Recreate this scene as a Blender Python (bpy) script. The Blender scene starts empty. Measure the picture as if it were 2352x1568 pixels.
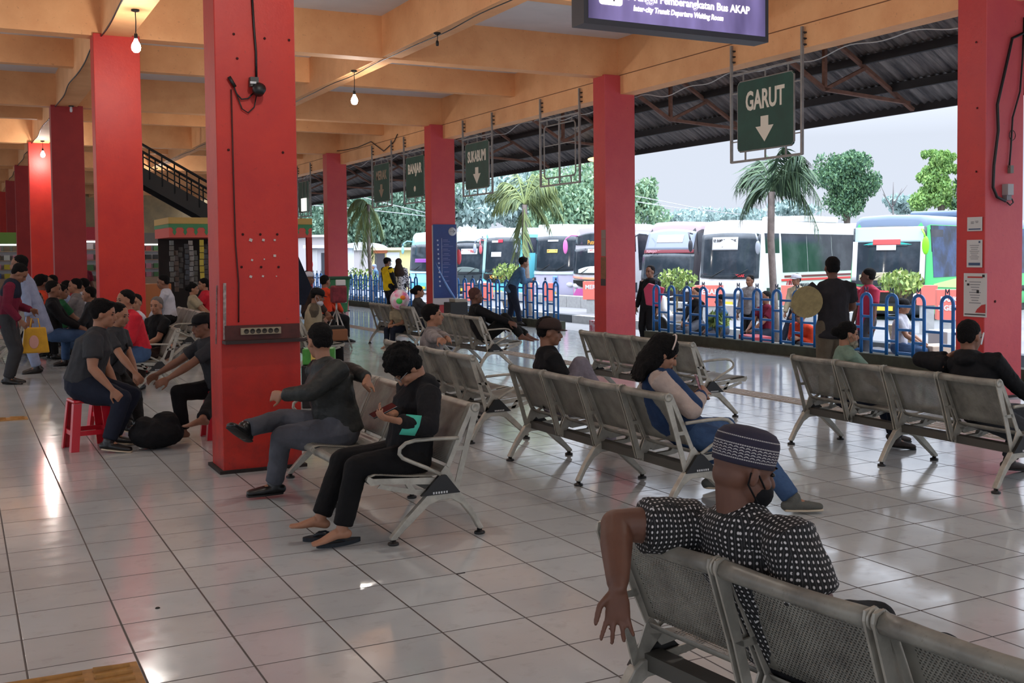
import bpy, bmesh, math, random
from mathutils import Vector, Matrix, Euler, noise
V = Vector
sin, cos, pi = math.sin, math.cos, math.pi
R = math.radians
SC = bpy.context.scene
COL = SC.collection
random.seed(7)

# ---------------------------------------------------------------- camera
F = 2566.83; PX = 1290.0; PY = 697.65; H = 1.62
CR = V((0.88005488, -0.4748048, -0.00798863)); CU = V((0.02762779, 0.03439966, 0.99902621)); CF = V((0.47406763, 0.8794186, -0.04339139))
CR.normalize(); CF.normalize(); CU = CR.cross(CF)
cam = bpy.data.cameras.new('camera'); co = bpy.data.objects.new('camera', cam); COL.objects.link(co)
co.matrix_world = Matrix(((CR.x, CU.x, -CF.x, 0), (CR.y, CU.y, -CF.y, 0), (CR.z, CU.z, -CF.z, H), (0, 0, 0, 1)))
cam.sensor_width = 36; cam.lens = F/2352*36; cam.shift_x = (1176-PX)/2352; cam.shift_y = (PY-784)/2352
cam.clip_start = 0.05; cam.clip_end = 600
SC.camera = co

def ray(px, py): return CF*F + CR*(px-PX) - CU*(py-PY)
def at(px, py, x=None, y=None, z=None, d=None):
    r = ray(px, py)
    if d is not None: t = d/F
    elif x is not None: t = x/r.x
    elif y is not None: t = y/r.y
    else: t = (z-H)/r.z
    return r*t + V((0, 0, H))

# ---------------------------------------------------------------- materials
MATS = {}
def srgb(c):
    return tuple(((v/255)/12.92 if v/255 <= .04045 else ((v/255+.055)/1.055)**2.4) for v in c) + (1,)
class NT:
    def __init__(s, name):
        s.m = bpy.data.materials.new(name); s.m.use_nodes = True; s.t = s.m.node_tree; s.n = s.t.nodes; s.l = s.t.links
        s.b = s.n['Principled BSDF']; s.out = s.n['Material Output']
    def a(s, typ, **k):
        n = s.n.new(typ)
        for q, v in k.items(): setattr(n, q, v)
        return n
    def k(s, o, i): s.l.new(o, i)
    def math(s, op, a, b=None, c=None):
        n = s.a('ShaderNodeMath', operation=op)
        for i, v in enumerate((a, b, c)):
            if v is None: continue
            if isinstance(v, (int, float)): n.inputs[i].default_value = v
            else: s.k(v, n.inputs[i])
        return n.outputs[0]
    def mix(s, f, a, b):
        n = s.a('ShaderNodeMix', data_type='RGBA')
        if isinstance(f, (int, float)): n.inputs[0].default_value = f
        else: s.k(f, n.inputs[0])
        for i, v in ((6, a), (7, b)):
            if isinstance(v, tuple): n.inputs[i].default_value = v
            else: s.k(v, n.inputs[i])
        return n.outputs[2]
    def coord(s, w='Object'): return s.a('ShaderNodeTexCoord').outputs[w]
    def noise(s, v, scale, detail=3, rough=.5):
        n = s.a('ShaderNodeTexNoise'); n.inputs['Scale'].default_value = scale; n.inputs['Detail'].default_value = detail; n.inputs['Roughness'].default_value = rough
        s.k(v, n.inputs['Vector']); return n.outputs['Fac']
    def ramp(s, f, lo, hi, a=0, b=1):
        n = s.a('ShaderNodeMapRange'); s.k(f, n.inputs[0])
        for i, v in enumerate((lo, hi, a, b)): n.inputs[i+1].default_value = v
        return n.outputs[0]
    def bump(s, h, strength=.2, dist=.01):
        n = s.a('ShaderNodeBump'); n.inputs['Strength'].default_value = strength; n.inputs['Distance'].default_value = dist
        s.k(h, n.inputs['Height']); s.k(n.outputs[0], s.b.inputs['Normal'])
def M(name, rgb=(128, 128, 128), rough=.6, metal=0, var=0, vscale=8, bump=0, bscale=30, emit=0, rgb2=None, spec=None, coord='Object'):
    if name in MATS: return MATS[name]
    t = NT(name); c = srgb(rgb)
    t.b.inputs['Base Color'].default_value = c; t.b.inputs['Roughness'].default_value = rough; t.b.inputs['Metallic'].default_value = metal
    if spec is not None: t.b.inputs['Specular IOR Level'].default_value = spec
    if var or rgb2:
        d = srgb(rgb2) if rgb2 else tuple(max(0, x*(1-var)) for x in c[:3])+(1,)
        f = t.ramp(t.noise(t.coord(coord), vscale, 4, .6), .38, .62)
        t.k(t.mix(f, c, d), t.b.inputs['Base Color'])
    if bump: t.bump(t.noise(t.coord(coord), bscale, 4), bump, .02)
    if emit:
        t.b.inputs['Emission Color'].default_value = c; t.b.inputs['Emission Strength'].default_value = emit
    MATS[name] = t.m; return t.m

# ---------------------------------------------------------------- mesh builder
class MB:
    def __init__(s): s.v = []; s.f = []; s.m = []; s.sm = []; s.mi = 0
    def add(s, vs, fs, smooth=False):
        o = len(s.v); s.v += [tuple(v) for v in vs]
        for f in fs: s.f.append(tuple(i+o for i in f)); s.m.append(s.mi); s.sm.append(smooth)
    def box(s, c, size, rz=0, mat=None):
        x, y, z = size[0]/2, size[1]/2, size[2]/2; c = V(c)
        m = mat if mat is not None else Matrix.Rotation(rz, 3, 'Z')
        vs = [c + m @ V((a*x, b*y, d*z)) for a, b, d in ((-1,-1,-1),(1,-1,-1),(1,1,-1),(-1,1,-1),(-1,-1,1),(1,-1,1),(1,1,1),(-1,1,1))]
        s.add(vs, [(0,3,2,1),(4,5,6,7),(0,1,5,4),(1,2,6,5),(2,3,7,6),(3,0,4,7)])
    def bar(s, a, b, w, h=None, up=(0, 0, 1)):   # rectangular bar from a to b
        a, b = V(a), V(b); h = h or w; t = (b-a); L = t.length
        if L < 1e-6: return
        t.normalize(); u = V(up)
        if abs(t.dot(u)) > .99: u = V((1, 0, 0))
        sd = t.cross(u).normalized(); u = sd.cross(t)
        m = Matrix((t, sd, u)).transposed()
        s.box((a+b)/2, (L, w, h), mat=m)
    def tube(s, pts, r, n=10, closed=False, cap=True, side=None, smooth=True):
        pts = [V(p) for p in pts]; N = len(pts)
        rr = r if isinstance(r, (list, tuple)) else [r]*N
        base = len(s.v); vs = []; prev = None
        for i in range(N):
            if closed: t = pts[(i+1) % N]-pts[i-1]
            else: t = pts[min(i+1, N-1)]-pts[max(i-1, 0)]
            if t.length < 1e-9: t = V((0, 0, 1))
            t.normalize()
            if side is not None: a = V(side) - t*t.dot(V(side))
            elif prev is None:
                a = V((0, 0, 1)) if abs(t.z) < .9 else V((1, 0, 0)); a = a - t*t.dot(a)
            else: a = prev - t*t.dot(prev)
            if a.length < 1e-6: a = V((1, 0, 0)).cross(t)
            a.normalize(); prev = a; b = t.cross(a)
            ra, rb = rr[i] if isinstance(rr[i], (list, tuple)) else (rr[i], rr[i])
            for k in range(n):
                q = 2*pi*k/n; vs.append(pts[i]+a*(cos(q)*ra)+b*(sin(q)*rb))
        fs = []
        M_ = N if closed else N-1
        for i in range(M_):
            j = (i+1) % N
            for k in range(n): fs.append((i*n+k, i*n+(k+1) % n, j*n+(k+1) % n, j*n+k))
        if cap and not closed:
            fs.append(tuple(range(n-1, -1, -1))); fs.append(tuple((N-1)*n+k for k in range(n)))
        s.add(vs, fs, smooth)
    def capsule(s, pts, rr, side=(0, 1, 0), n=14, e0=None, e1=None):  # closed tube with round ends (for blending)
        pts = [V(p) for p in pts]; rr = [(r, r) if not isinstance(r, (list, tuple)) else tuple(r) for r in rr]
        t0 = (pts[0]-pts[1]).normalized(); t1 = (pts[-1]-pts[-2]).normalized()
        P, Q = [], []
        e0 = e0 or min(rr[0]); e1 = e1 or min(rr[-1])
        for k in (.97, .8, .5): P.append(pts[0]+t0*e0*k); c = math.sqrt(1-k*k); Q.append((rr[0][0]*c, rr[0][1]*c))
        P += pts; Q += rr
        for k in (.5, .8, .97): P.append(pts[-1]+t1*e1*k); c = math.sqrt(1-k*k); Q.append((rr[-1][0]*c, rr[-1][1]*c))
        s.tube(P, Q, n=n, side=side)
    def ell(s, c, r, m=None, nu=16, nv=10):
        c = V(c); m = m or Matrix.Identity(3); vs = [c + m @ V((0, 0, -r[2]))]
        for j in range(1, nv):
            p = -pi/2+pi*j/nv
            for i in range(nu):
                q = 2*pi*i/nu; vs.append(c + m @ V((r[0]*cos(p)*cos(q), r[1]*cos(p)*sin(q), r[2]*sin(p))))
        vs.append(c + m @ V((0, 0, r[2]))); fs = []
        for i in range(nu): fs.append((0, 1+(i+1) % nu, 1+i))
        for j in range(nv-2):
            for i in range(nu):
                a = 1+j*nu+i; b = 1+j*nu+(i+1) % nu; fs.append((a, b, b+nu, a+nu))
        L = len(vs)-1; o = 1+(nv-2)*nu
        for i in range(nu): fs.append((L, o+i, o+(i+1) % nu))
        s.add(vs, fs, True)
    def prism(s, poly, a, b):   # poly: list of 3D points (closed, ccw), extruded by vector b starting at offset a
        a, b = V(a), V(b); p = [V(q)+a for q in poly]; n = len(p)
        vs = p + [q+b for q in p]
        fs = [tuple(range(n-1, -1, -1)), tuple(range(n, 2*n))]+[(i, (i+1) % n, (i+1) % n+n, i+n) for i in range(n)]
        s.add(vs, fs)
    def lathe(s, c, prof, n=20, m=None, smooth=True):
        c = V(c); m = m or Matrix.Identity(3); vs = []; fs = []
        for r, z in prof:
            for k in range(n): vs.append(c + m @ V((r*cos(2*pi*k/n), r*sin(2*pi*k/n), z)))
        for j in range(len(prof)-1):
            for k in range(n): fs.append((j*n+k, j*n+(k+1) % n, (j+1)*n+(k+1) % n, (j+1)*n+k))
        fs.append(tuple(range(n-1, -1, -1))); fs.append(tuple((len(prof)-1)*n+k for k in range(n)))
        s.add(vs, fs, smooth)
    def sheet(s, rows, th=None, smooth=True):   # grid of points
        nr, nc = len(rows), len(rows[0]); vs = [p for r in rows for p in r]
        fs = [(i*nc+j, i*nc+j+1, (i+1)*nc+j+1, (i+1)*nc+j) for i in range(nr-1) for j in range(nc-1)]
        s.add(vs, fs, smooth)
    def build(s, name, mats, parent=None, kind=None):
        me = bpy.data.meshes.new(name); me.from_pydata(s.v, [], s.f)
        if not isinstance(mats, (list, tuple)): mats = [mats]
        for m in mats: me.materials.append(m)
        me.polygons.foreach_set('material_index', s.m); me.polygons.foreach_set('use_smooth', s.sm)
        me.update()
        o = bpy.data.objects.new(name, me); COL.objects.link(o)
        if parent is not None: o.parent = parent
        if kind: o['kind'] = kind
        return o
def tag(o, label, cat, group=None, kind=None):
    o['label'] = label; o['category'] = cat
    if group: o['group'] = group
    if kind: o['kind'] = kind
    return o
def thing(name, label, cat, loc=(0, 0, 0), rz=0, group=None):
    o = bpy.data.objects.new(name, None); COL.objects.link(o); o.location = loc; o.rotation_euler = (0, 0, rz); o.empty_display_size = .1
    return tag(o, label, cat, group)
def struct(o): o['kind'] = 'structure'; return o
def children(o): return [c for c in list(COL.objects) if c.parent == o]
KIDS = {}
def dup(root, loc, rz, label, group=None):
    r = root.copy(); COL.objects.link(r); r.location = loc; r.rotation_euler = (0, 0, rz); r['label'] = label
    if group: r['group'] = group
    if root not in KIDS: KIDS[root] = [(c, children(c)) for c in children(root)]
    for c, gs in KIDS[root]:
        d = c.copy(); COL.objects.link(d); d.parent = r
        for g in gs: e = g.copy(); COL.objects.link(e); e.parent = d
    return r
def solid(o, th, offset=0):
    m = o.modifiers.new('s', 'SOLIDIFY'); m.thickness = th; m.offset = offset; BAKE.append(o); return o
def bevel(o, w, seg=2):
    m = o.modifiers.new('b', 'BEVEL'); m.width = w; m.segments = seg; m.limit_method = 'ANGLE'; BAKE.append(o); return o
BAKE = []
def text(body, size, mat, parent, loc, rot, name='lettering', sx=1, align='CENTER', extr=.002, bold=0, shear=0):
    cu = bpy.data.curves.new(name, 'FONT'); cu.body = body; cu.size = size; cu.align_x = align; cu.align_y = 'CENTER'
    cu.extrude = extr; cu.offset = bold; cu.shear = shear; cu.resolution_u = 3
    cu.materials.append(mat)
    o = bpy.data.objects.new(name, cu); COL.objects.link(o); o.parent = parent; o.location = loc
    o.rotation_euler = rot; o.scale = (sx, 1, 1); TEXTS.append(o); return o
TEXTS = []
FACE_NX = (pi/2, 0, -pi/2)   # text readable from -X side
FACE_NY = (pi/2, 0, 0)       # text readable from -Y side

# ---------------------------------------------------------------- special materials
def mat_floor():
    t = NT('glazed_floor_tiles'); p = t.coord('Object'); sp = t.a('ShaderNodeSeparateXYZ'); t.k(p, sp.inputs[0])
    u = t.math('DIVIDE', t.math('SUBTRACT', sp.outputs[0], .1928-8), .4); v = t.math('DIVIDE', t.math('SUBTRACT', sp.outputs[1], 4.833-8), .4)
    fu = t.math('FRACT', u); fv = t.math('FRACT', v)
    du = t.math('MINIMUM', fu, t.math('SUBTRACT', 1, fu)); dv = t.math('MINIMUM', fv, t.math('SUBTRACT', 1, fv))
    gu = t.ramp(du, .008, .014, 1, 0); gv = t.ramp(dv, .007, .013, 1, 0)
    g = t.math('MAXIMUM', gu, gv)
    cb = t.a('ShaderNodeCombineXYZ'); t.k(t.math('FLOOR', u), cb.inputs[0]); t.k(t.math('FLOOR', v), cb.inputs[1])
    wn = t.a('ShaderNodeTexWhiteNoise', noise_dimensions='3D'); t.k(cb.outputs[0], wn.inputs['Vector'])
    n1 = t.ramp(t.noise(p, .9, 4, .6), .35, .65); n2 = t.noise(p, 9, 5, .65)
    c = t.mix(n1, srgb((184, 189, 190)), srgb((202, 207, 208)))
    c = t.mix(t.math('MULTIPLY', wn.outputs['Value'], .35), c, srgb((172, 174, 174)))
    c = t.mix(t.ramp(n2, .55, .8, 0, .35), c, srgb((138, 130, 124)))
    c = t.mix(g, c, srgb((46, 38, 36)))
    t.k(c, t.b.inputs['Base Color'])
    rg = t.math('ADD', t.ramp(n2, .3, .75, .07, .17), t.math('MULTIPLY', g, .5)); t.k(rg, t.b.inputs['Roughness'])
    hh = t.math('SUBTRACT', t.math('MULTIPLY', t.noise(p, 2.2, 2), .5), g)
    # every tile lies at a slightly different tilt
    tl = t.math('MULTIPLY', t.math('SUBTRACT', wn.outputs['Value'], .5), t.math('SUBTRACT', fu, fv))
    t.bump(t.math('ADD', t.math('MULTIPLY', hh, .10), t.math('MULTIPLY', tl, .09)), .5, .02)
    t.b.inputs['Specular IOR Level'].default_value = .85
    MATS['floor'] = t.m; return t.m
def mat_paint(name, a, b, rough=.55, streak=True, dirt=(58, 30, 26), amount=.5, hmax=1.2):
    """painted plaster with mottling, scuffs and grime low down"""
    t = NT(name); p = t.coord('Object')
    n = t.ramp(t.noise(p, 1.6, 5, .6), .35, .65); c = t.mix(n, srgb(a), srgb(b))
    n3 = t.ramp(t.noise(p, 22, 4, .7), .62, .72, 0, .35); c = t.mix(n3, c, srgb(dirt))
    if streak:
        sp = t.a('ShaderNodeSeparateXYZ'); t.k(p, sp.inputs[0])
        lo = t.ramp(sp.outputs[2], 0, hmax, 1, 0); m = t.math('MULTIPLY', lo, t.ramp(t.noise(p, 6, 5, .7), .42, .62, .15, amount))
        c = t.mix(m, c, srgb(dirt))
    t.k(c, t.b.inputs['Base Color']); t.b.inputs['Roughness'].default_value = rough
    t.bump(t.noise(p, 14, 5, .65), .25, .01); MATS[name] = t.m; return t.m
def mat_perf(name, rgb):
    """steel sheet punched with small round holes (holes are see-through); spacing in object space"""
    t = NT(name); p = t.coord('Object'); sp = t.a('ShaderNodeSeparateXYZ'); t.k(p, sp.inputs[0])
    s = .013
    # length along the sheet: x and z combined so that holes stay round on both the slope and the seat
    w = t.math('SUBTRACT', sp.outputs[2], t.math('MULTIPLY', sp.outputs[0], .93))
    a = t.math('DIVIDE', sp.outputs[1], s); b = t.math('DIVIDE', w, s*.93)
    row = t.math('FLOOR', b); off = t.math('MULTIPLY', t.math('MODULO', t.math('ABSOLUTE', row), 2), .5)
    fx = t.math('SUBTRACT', t.math('FRACT', t.math('ADD', a, off)), .5); fy = t.math('SUBTRACT', t.math('FRACT', b), .5)
    d = t.math('SQRT', t.math('ADD', t.math('MULTIPLY', fx, fx), t.math('MULTIPLY', fy, fy)))
    hole = t.math('LESS_THAN', d, .31)
    uv = t.a('ShaderNodeUVMap'); uv.uv_map = 'perf'; su = t.a('ShaderNodeSeparateXYZ'); t.k(uv.outputs[0], su.inputs[0])
    inx = t.math('MULTIPLY', t.math('GREATER_THAN', su.outputs[0], .08), t.math('LESS_THAN', su.outputs[0], .92))
    iny = t.math('MULTIPLY', t.math('GREATER_THAN', su.outputs[1], .12), t.math('LESS_THAN', su.outputs[1], .80))
    hole = t.math('MULTIPLY', hole, t.math('MULTIPLY', inx, iny))
    n = t.ramp(t.noise(p, 7, 4, .6), .35, .7); c = t.mix(n, srgb(rgb), srgb(tuple(int(v*.72) for v in rgb)))
    c = t.mix(t.ramp(t.noise(p, 40, 3, .7), .62, .75, 0, .5), c, srgb((70, 62, 50)))
    t.k(c, t.b.inputs['Base Color']); t.b.inputs['Roughness'].default_value = .42; t.b.inputs['Metallic'].default_value = .08
    tr = t.a('ShaderNodeBsdfTransparent'); mx = t.a('ShaderNodeMixShader'); t.k(hole, mx.inputs[0]); t.k(t.b.outputs[0], mx.inputs[1]); t.k(tr.outputs[0], mx.inputs[2])
    t.k(mx.outputs[0], t.out.inputs['Surface']); MATS[name] = t.m; return t.m
def mat_roof():
    t = NT('corrugated_roof_sheet'); p = t.coord('Object')
    mp = t.a('ShaderNodeMapping'); mp.inputs['Scale'].default_value = (.35, 3, .35); t.k(p, mp.inputs[0])
    n = t.ramp(t.noise(mp.outputs[0], 3, 6, .7), .35, .68); c = t.mix(n, srgb((58, 56, 60)), srgb((150, 142, 138)))
    t.k(c, t.b.inputs['Base Color']); t.b.inputs['Roughness'].default_value = .7; MATS['roof'] = t.m; return t.m
def mat_cloth(name, rgb, rgb2=None, bump=.35, weave=None, rough=.85):
    if name in MATS: return MATS[name]
    t = NT(name); p = t.coord('Object'); c1 = srgb(rgb); c2 = srgb(rgb2) if rgb2 else tuple(x*.75 for x in c1[:3])+(1,)
    n = t.ramp(t.noise(p, 6, 4, .6), .35, .65); t.k(t.mix(n, c1, c2), t.b.inputs['Base Color']); t.b.inputs['Roughness'].default_value = rough
    t.b.inputs['Specular IOR Level'].default_value = .25
    h = t.math('ADD', t.noise(p, 11, 3, .55), t.math('MULTIPLY', t.noise(p, 300, 2), .08)); t.bump(h, bump, .03)
    MATS[name] = t.m; return t.m
def mat_dots():
    t = NT('black_cloth_with_white_dots'); tc = t.a('ShaderNodeTexCoord'); p = tc.outputs['Object']; nn = tc.outputs['Normal']
    sp = t.a('ShaderNodeSeparateXYZ'); t.k(p, sp.inputs[0]); sn = t.a('ShaderNodeSeparateXYZ'); t.k(nn, sn.inputs[0])
    ax = t.math('ABSOLUTE', sn.outputs[0]); ay = t.math('ABSOLUTE', sn.outputs[1]); az = t.math('ABSOLUTE', sn.outputs[2])
    xb = t.math('GREATER_THAN', ax, ay)   # choose horizontal coordinate
    hz = t.math('ADD', t.math('MULTIPLY', xb, sp.outputs[1]), t.math('MULTIPLY', t.math('SUBTRACT', 1, xb), sp.outputs[0]))
    top = t.math('GREATER_THAN', az, .78)
    vt = t.math('ADD', t.math('MULTIPLY', top, sp.outputs[0]), t.math('MULTIPLY', t.math('SUBTRACT', 1, top), sp.outputs[2]))
    hz2 = t.math('ADD', t.math('MULTIPLY', top, sp.outputs[1]), t.math('MULTIPLY', t.math('SUBTRACT', 1, top), hz))
    wob = t.math('MULTIPLY', t.math('SUBTRACT', t.noise(p, 7, 2), .5), .03)
    a = t.math('DIVIDE', t.math('ADD', hz2, wob), .0165); b = t.math('DIVIDE', t.math('ADD', vt, wob), .0165)
    fa = t.math('SUBTRACT', t.math('FRACT', a), .5); fb = t.math('SUBTRACT', t.math('FRACT', b), .5)
    d = t.math('SQRT', t.math('ADD', t.math('POWER', t.math('MULTIPLY', fa, 1.35), 2), t.math('POWER', fb, 2)))
    k = t.ramp(d, .17, .3, 1, 0)
    grid = t.math('MULTIPLY', t.math('GREATER_THAN', t.math('ABSOLUTE', fa), .43), .35)
    c = t.mix(k, srgb((12, 12, 14)), srgb((205, 202, 200))); c = t.mix(t.math('MULTIPLY', grid, t.math('SUBTRACT', 1, k)), c, srgb((90, 90, 92)))
    t.k(c, t.b.inputs['Base Color']); t.b.inputs['Roughness'].default_value = .8; t.bump(t.noise(p, 9, 3), .4, .03); MATS['dots'] = t.m; return t.m
def mat_speckle(name, c1, c2, scale=60, thr=.5):
    t = NT(name); p = t.coord('Object'); n = t.ramp(t.noise(p, scale, 2, .5), thr-.03, thr+.03)
    t.k(t.mix(n, srgb(c1), srgb(c2)), t.b.inputs['Base Color']); t.b.inputs['Roughness'].default_value = .85; MATS[name] = t.m; return t.m
def mat_kopiah():
    t = NT('knitted_cap'); p = t.coord('Object'); sp = t.a('ShaderNodeSeparateXYZ'); t.k(p, sp.inputs[0]); z = sp.outputs[2]
    ang = t.math('MULTIPLY', t.math('ARCTAN2', sp.outputs[1], sp.outputs[0]), 1/(2*pi))
    def band(lo, hi): return t.math('MULTIPLY', t.math('GREATER_THAN', z, lo), t.math('LESS_THAN', z, hi))
    stitch = t.math('GREATER_THAN', t.math('FRACT', t.math('MULTIPLY', ang, 90)), .25)
    lines = t.math('MAXIMUM', t.math('MAXIMUM', band(.004, .008), band(.0, .0)), t.math('MAXIMUM', band(.046, .050), band(.070, .0735)))
    lines = t.math('MULTIPLY', lines, stitch)
    # rows of little hooked scales between the lines
    v = t.math('MULTIPLY', t.math('SUBTRACT', z, .011), 1/.0085)
    u = t.math('MULTIPLY', ang, 34); fu = t.math('SUBTRACT', t.math('FRACT', u), .5); fv = t.math('FRACT', v)
    arc = t.math('SUBTRACT', t.math('ADD', fv, t.math('MULTIPLY', t.math('MULTIPLY', fu, fu), 2.2)), .55)
    sc = t.math('MULTIPLY', t.math('LESS_THAN', t.math('ABSOLUTE', arc), .2), t.math('LESS_THAN', t.math('ABSOLUTE', fu), .42))
    sc = t.math('MULTIPLY', sc, band(.011, .044))
    k = t.math('MAXIMUM', lines, sc)
    c = t.mix(k, srgb((44, 40, 58)), srgb((178, 174, 172))); t.k(c, t.b.inputs['Base Color']); t.b.inputs['Roughness'].default_value = .9
    w = t.math('SINE', t.math('MULTIPLY', z, 1800)); t.bump(w, .35, .002); MATS['kopiah'] = t.m; return t.m
FLOOR = mat_floor()
RED = mat_paint('red_painted_plaster', (196, 42, 24), (180, 30, 24), .5)
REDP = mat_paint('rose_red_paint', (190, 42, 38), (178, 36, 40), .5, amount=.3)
RED_GLARE = mat_paint('red_paint_with_sky_glare', (206, 82, 84), (196, 70, 80), .5, amount=.25)  # pinker red with the bluish skylight glare put into the colour
ORANGE = mat_paint('orange_painted_concrete', (238, 178, 124), (224, 160, 108), .7, streak=False, dirt=(120, 78, 50))
SLAB = M('grey_ceiling_slab', (220, 218, 220), .8, var=.12, vscale=.8)
STEEL = M('grey_cast_aluminium', (176, 172, 160), .38, .3, var=.25, vscale=12)
PERF = mat_perf('perforated_grey_steel', (146, 143, 132))
BLK = M('black_plastic', (16, 16, 17), .45)
RUST = M('rusty_brown_angle_iron', (126, 88, 72), .75, var=.3, vscale=9)
GALV = M('dull_grey_steel_tube', (142, 138, 134), .5, .2, var=.2)
WHT = M('white_paint', (206, 207, 208), .5)
SIGNW = M('sign_letter_off_white', (224, 216, 200), .6)
BLUE = M('blue_enamel_tube', (36, 108, 178), .35, var=.12)
DARK = M('dark_gap', (10, 10, 11), .8)
EXPO = 0.42
# ================================================================ THE HALL
b = MB(); b.box((-.925, 25, -.1), (25.15, 72, .2)); struct(b.build('floor', FLOOR))
o = MB(); o.box((-1.85, 25, 5.43), (24.3, 72, .2)); struct(o.build('ceiling', SLAB))
nt = [0]
def trim(bb, mat):
    nt[0] += 1; return struct(bb.build('trim_%d' % nt[0], mat))
for k in range(-1, 7):
    y = 8.78+8*k
    b = MB(); b.box((-1.9, y, 5.005), (24.0, .3, .65)); trim(b, ORANGE)
    b = MB(); b.box((-1.9, y+4, 5.10), (24.0, .22, .46)); trim(b, ORANGE)
for x, zb in ((-6.1, 4.68), (-2.0, 4.7), (2.0, 4.68), (6.0, 4.7)):
    b = MB(); b.box((x, 25, (zb+5.33)/2), (.38 if zb == 4.68 else .3, 72, 5.33-zb)); trim(b, ORANGE)
b = MB(); b.box((10.25, 25, 5.0), (.3, 72, 1.24)); b.mi = 1; b.box((10.097, 25, 4.70), (.008, 72, .012)); trim(b, [ORANGE, M('beam_crack', (120, 78, 50), .9)])
# far end wall
b = MB(); b.box((-.5, 60.9, 2.6), (27.3, .2, 5.4)); o = b.build('wall_back', mat_paint('cream_end_wall', (176, 150, 110), (150, 130, 100), .8)); struct(o)

def pillar(x, y, mat, label, loc='row'):
    b = MB(); b.box((0, .2, 2.35), (.6, .4, 4.7))
    if mat == REDP: b.m[2] = 1  # front face takes the pinker colour that imitates sky glare
    o = b.build('pillar', [mat, RED_GLARE]); o.location = (x, y, 0); bevel(o, .006, 1)
    b = MB(); b.box((0, .2, .012), (.66, .46, .024)); q = b.build('footing', M('dark_grime_ring', (38, 30, 28), .9), o)
    return tag(o, label, 'pillar', 'red concrete pillars')
PA = pillar(2.01, 8.55, RED, 'large red square pillar with a socket board, nearest on the left')
names = ['second red pillar of the left row, behind the stairs side', 'third, darker red pillar of the left row', 'fourth red pillar of the left row, behind the bare glowing bulb', 'fifth red pillar of the left row, far back', 'sixth red pillar of the left row, very far back', 'last tiny red pillar of the left row']
DRED = mat_paint('darker_red_paint', (166, 42, 42), (150, 34, 38), .55)
for k in range(1, 7): pillar(2.0, 8.55+8*k, DRED if k in (2, 4, 5) else RED, names[k-1])
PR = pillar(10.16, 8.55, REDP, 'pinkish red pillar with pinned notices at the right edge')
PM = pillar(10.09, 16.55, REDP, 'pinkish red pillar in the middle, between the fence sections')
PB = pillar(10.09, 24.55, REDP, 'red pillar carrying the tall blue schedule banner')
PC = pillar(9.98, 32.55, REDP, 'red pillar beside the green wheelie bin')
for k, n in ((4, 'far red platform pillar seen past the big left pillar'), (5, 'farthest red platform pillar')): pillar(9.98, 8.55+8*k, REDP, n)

# ---------------------------------------------------------------- canopy over the platform
def roofz(x): return 3.86+.61*(13.0-x)
b = MB(); rows = [[], []]
n = int(70/.0254)
for i in range(n+1):
    y = -10+i*.0254; w = .018*sin(y/.152*2*pi)
    rows[0].append((10.4, y, roofz(10.4)+w+.03)); rows[1].append((13.05, y, roofz(13.05)+w+.03))
b.sheet(rows); o = b.build('canopy_roof', mat_roof()); solid(o, .004)
tag(o, 'dark corrugated sheet roof sloping down over the platform edge', 'roof')
PUR = M('dark_purlin', (34, 33, 37), .7)
for i, x in enumerate((10.62, 11.25, 11.9, 12.5)):
    b = MB(); b.box((x, 25, roofz(x)-.06), (.07, 70, .12)); o = b.build('purlin', PUR)
    tag(o, ['dark roof purlin nearest the orange beam', 'second dark purlin under the canopy', 'third dark purlin under the canopy', 'lowest dark purlin, just above the eave'][i], 'purlin', 'canopy purlins')
b = MB(); b.box((13.02, 25, 3.86), (.05, 70, .16)); tag(b.build('eave_board', PUR), 'long dark eave board along the edge of the canopy', 'board')
TW = ['brown steel roof truss beside the GARUT sign', 'brown steel roof truss right of the middle pillar', 'brown steel roof truss behind the empty sign frame', 'brown steel roof truss at the banner pillar', 'far brown roof truss behind the MERAK sign', 'far brown roof truss left of the MERAK sign', 'brown roof truss above the green bin pillar', 'farthest brown roof truss']
t0 = None
for k in range(8):
    y = 12.6+4*k
    if t0 is None:
        t0 = thing('roof_truss', TW[k], 'truss', (0, y, 0), 0, 'roof trusses under the canopy')
        def part(nm, a, c, w=.06):
            b = MB(); b.bar((a[0], 0, a[1]), (c[0], 0, c[1]), .05, w, up=(0, 1, 0)); return b.build(nm, RUST, t0)
        B_, T_ = (11.17, 4.0), (12.85, 3.90)
        part('bottom_chord', (10.4, 4.44), B_); part('bottom_chord', B_, T_); part('top_chord', (10.9, roofz(10.9)-.16), (12.93, roofz(12.93)-.1), .07)
        part('strut', B_, (11.17, roofz(11.17)-.16)); part('strut', B_, (11.93, roofz(11.93)-.16))
    else: dup(t0, (0, y, 0), 0, TW[k])
# wavy bright cable along the beam
pts = [V((10.48, y, 4.36+.05*sin(y*1.9)+.03*sin(y*5.1)-.06*(1-abs(((y-8.5) % 4)/2-1)))) for y in [7+.12*i for i in range(260)]]
b = MB(); b.tube(pts, .008, n=5); tag(b.build('cable', M('pale_cable', (186, 188, 192), .6)), 'pale wavy cable strung just outside the orange edge beam', 'cable')
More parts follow.
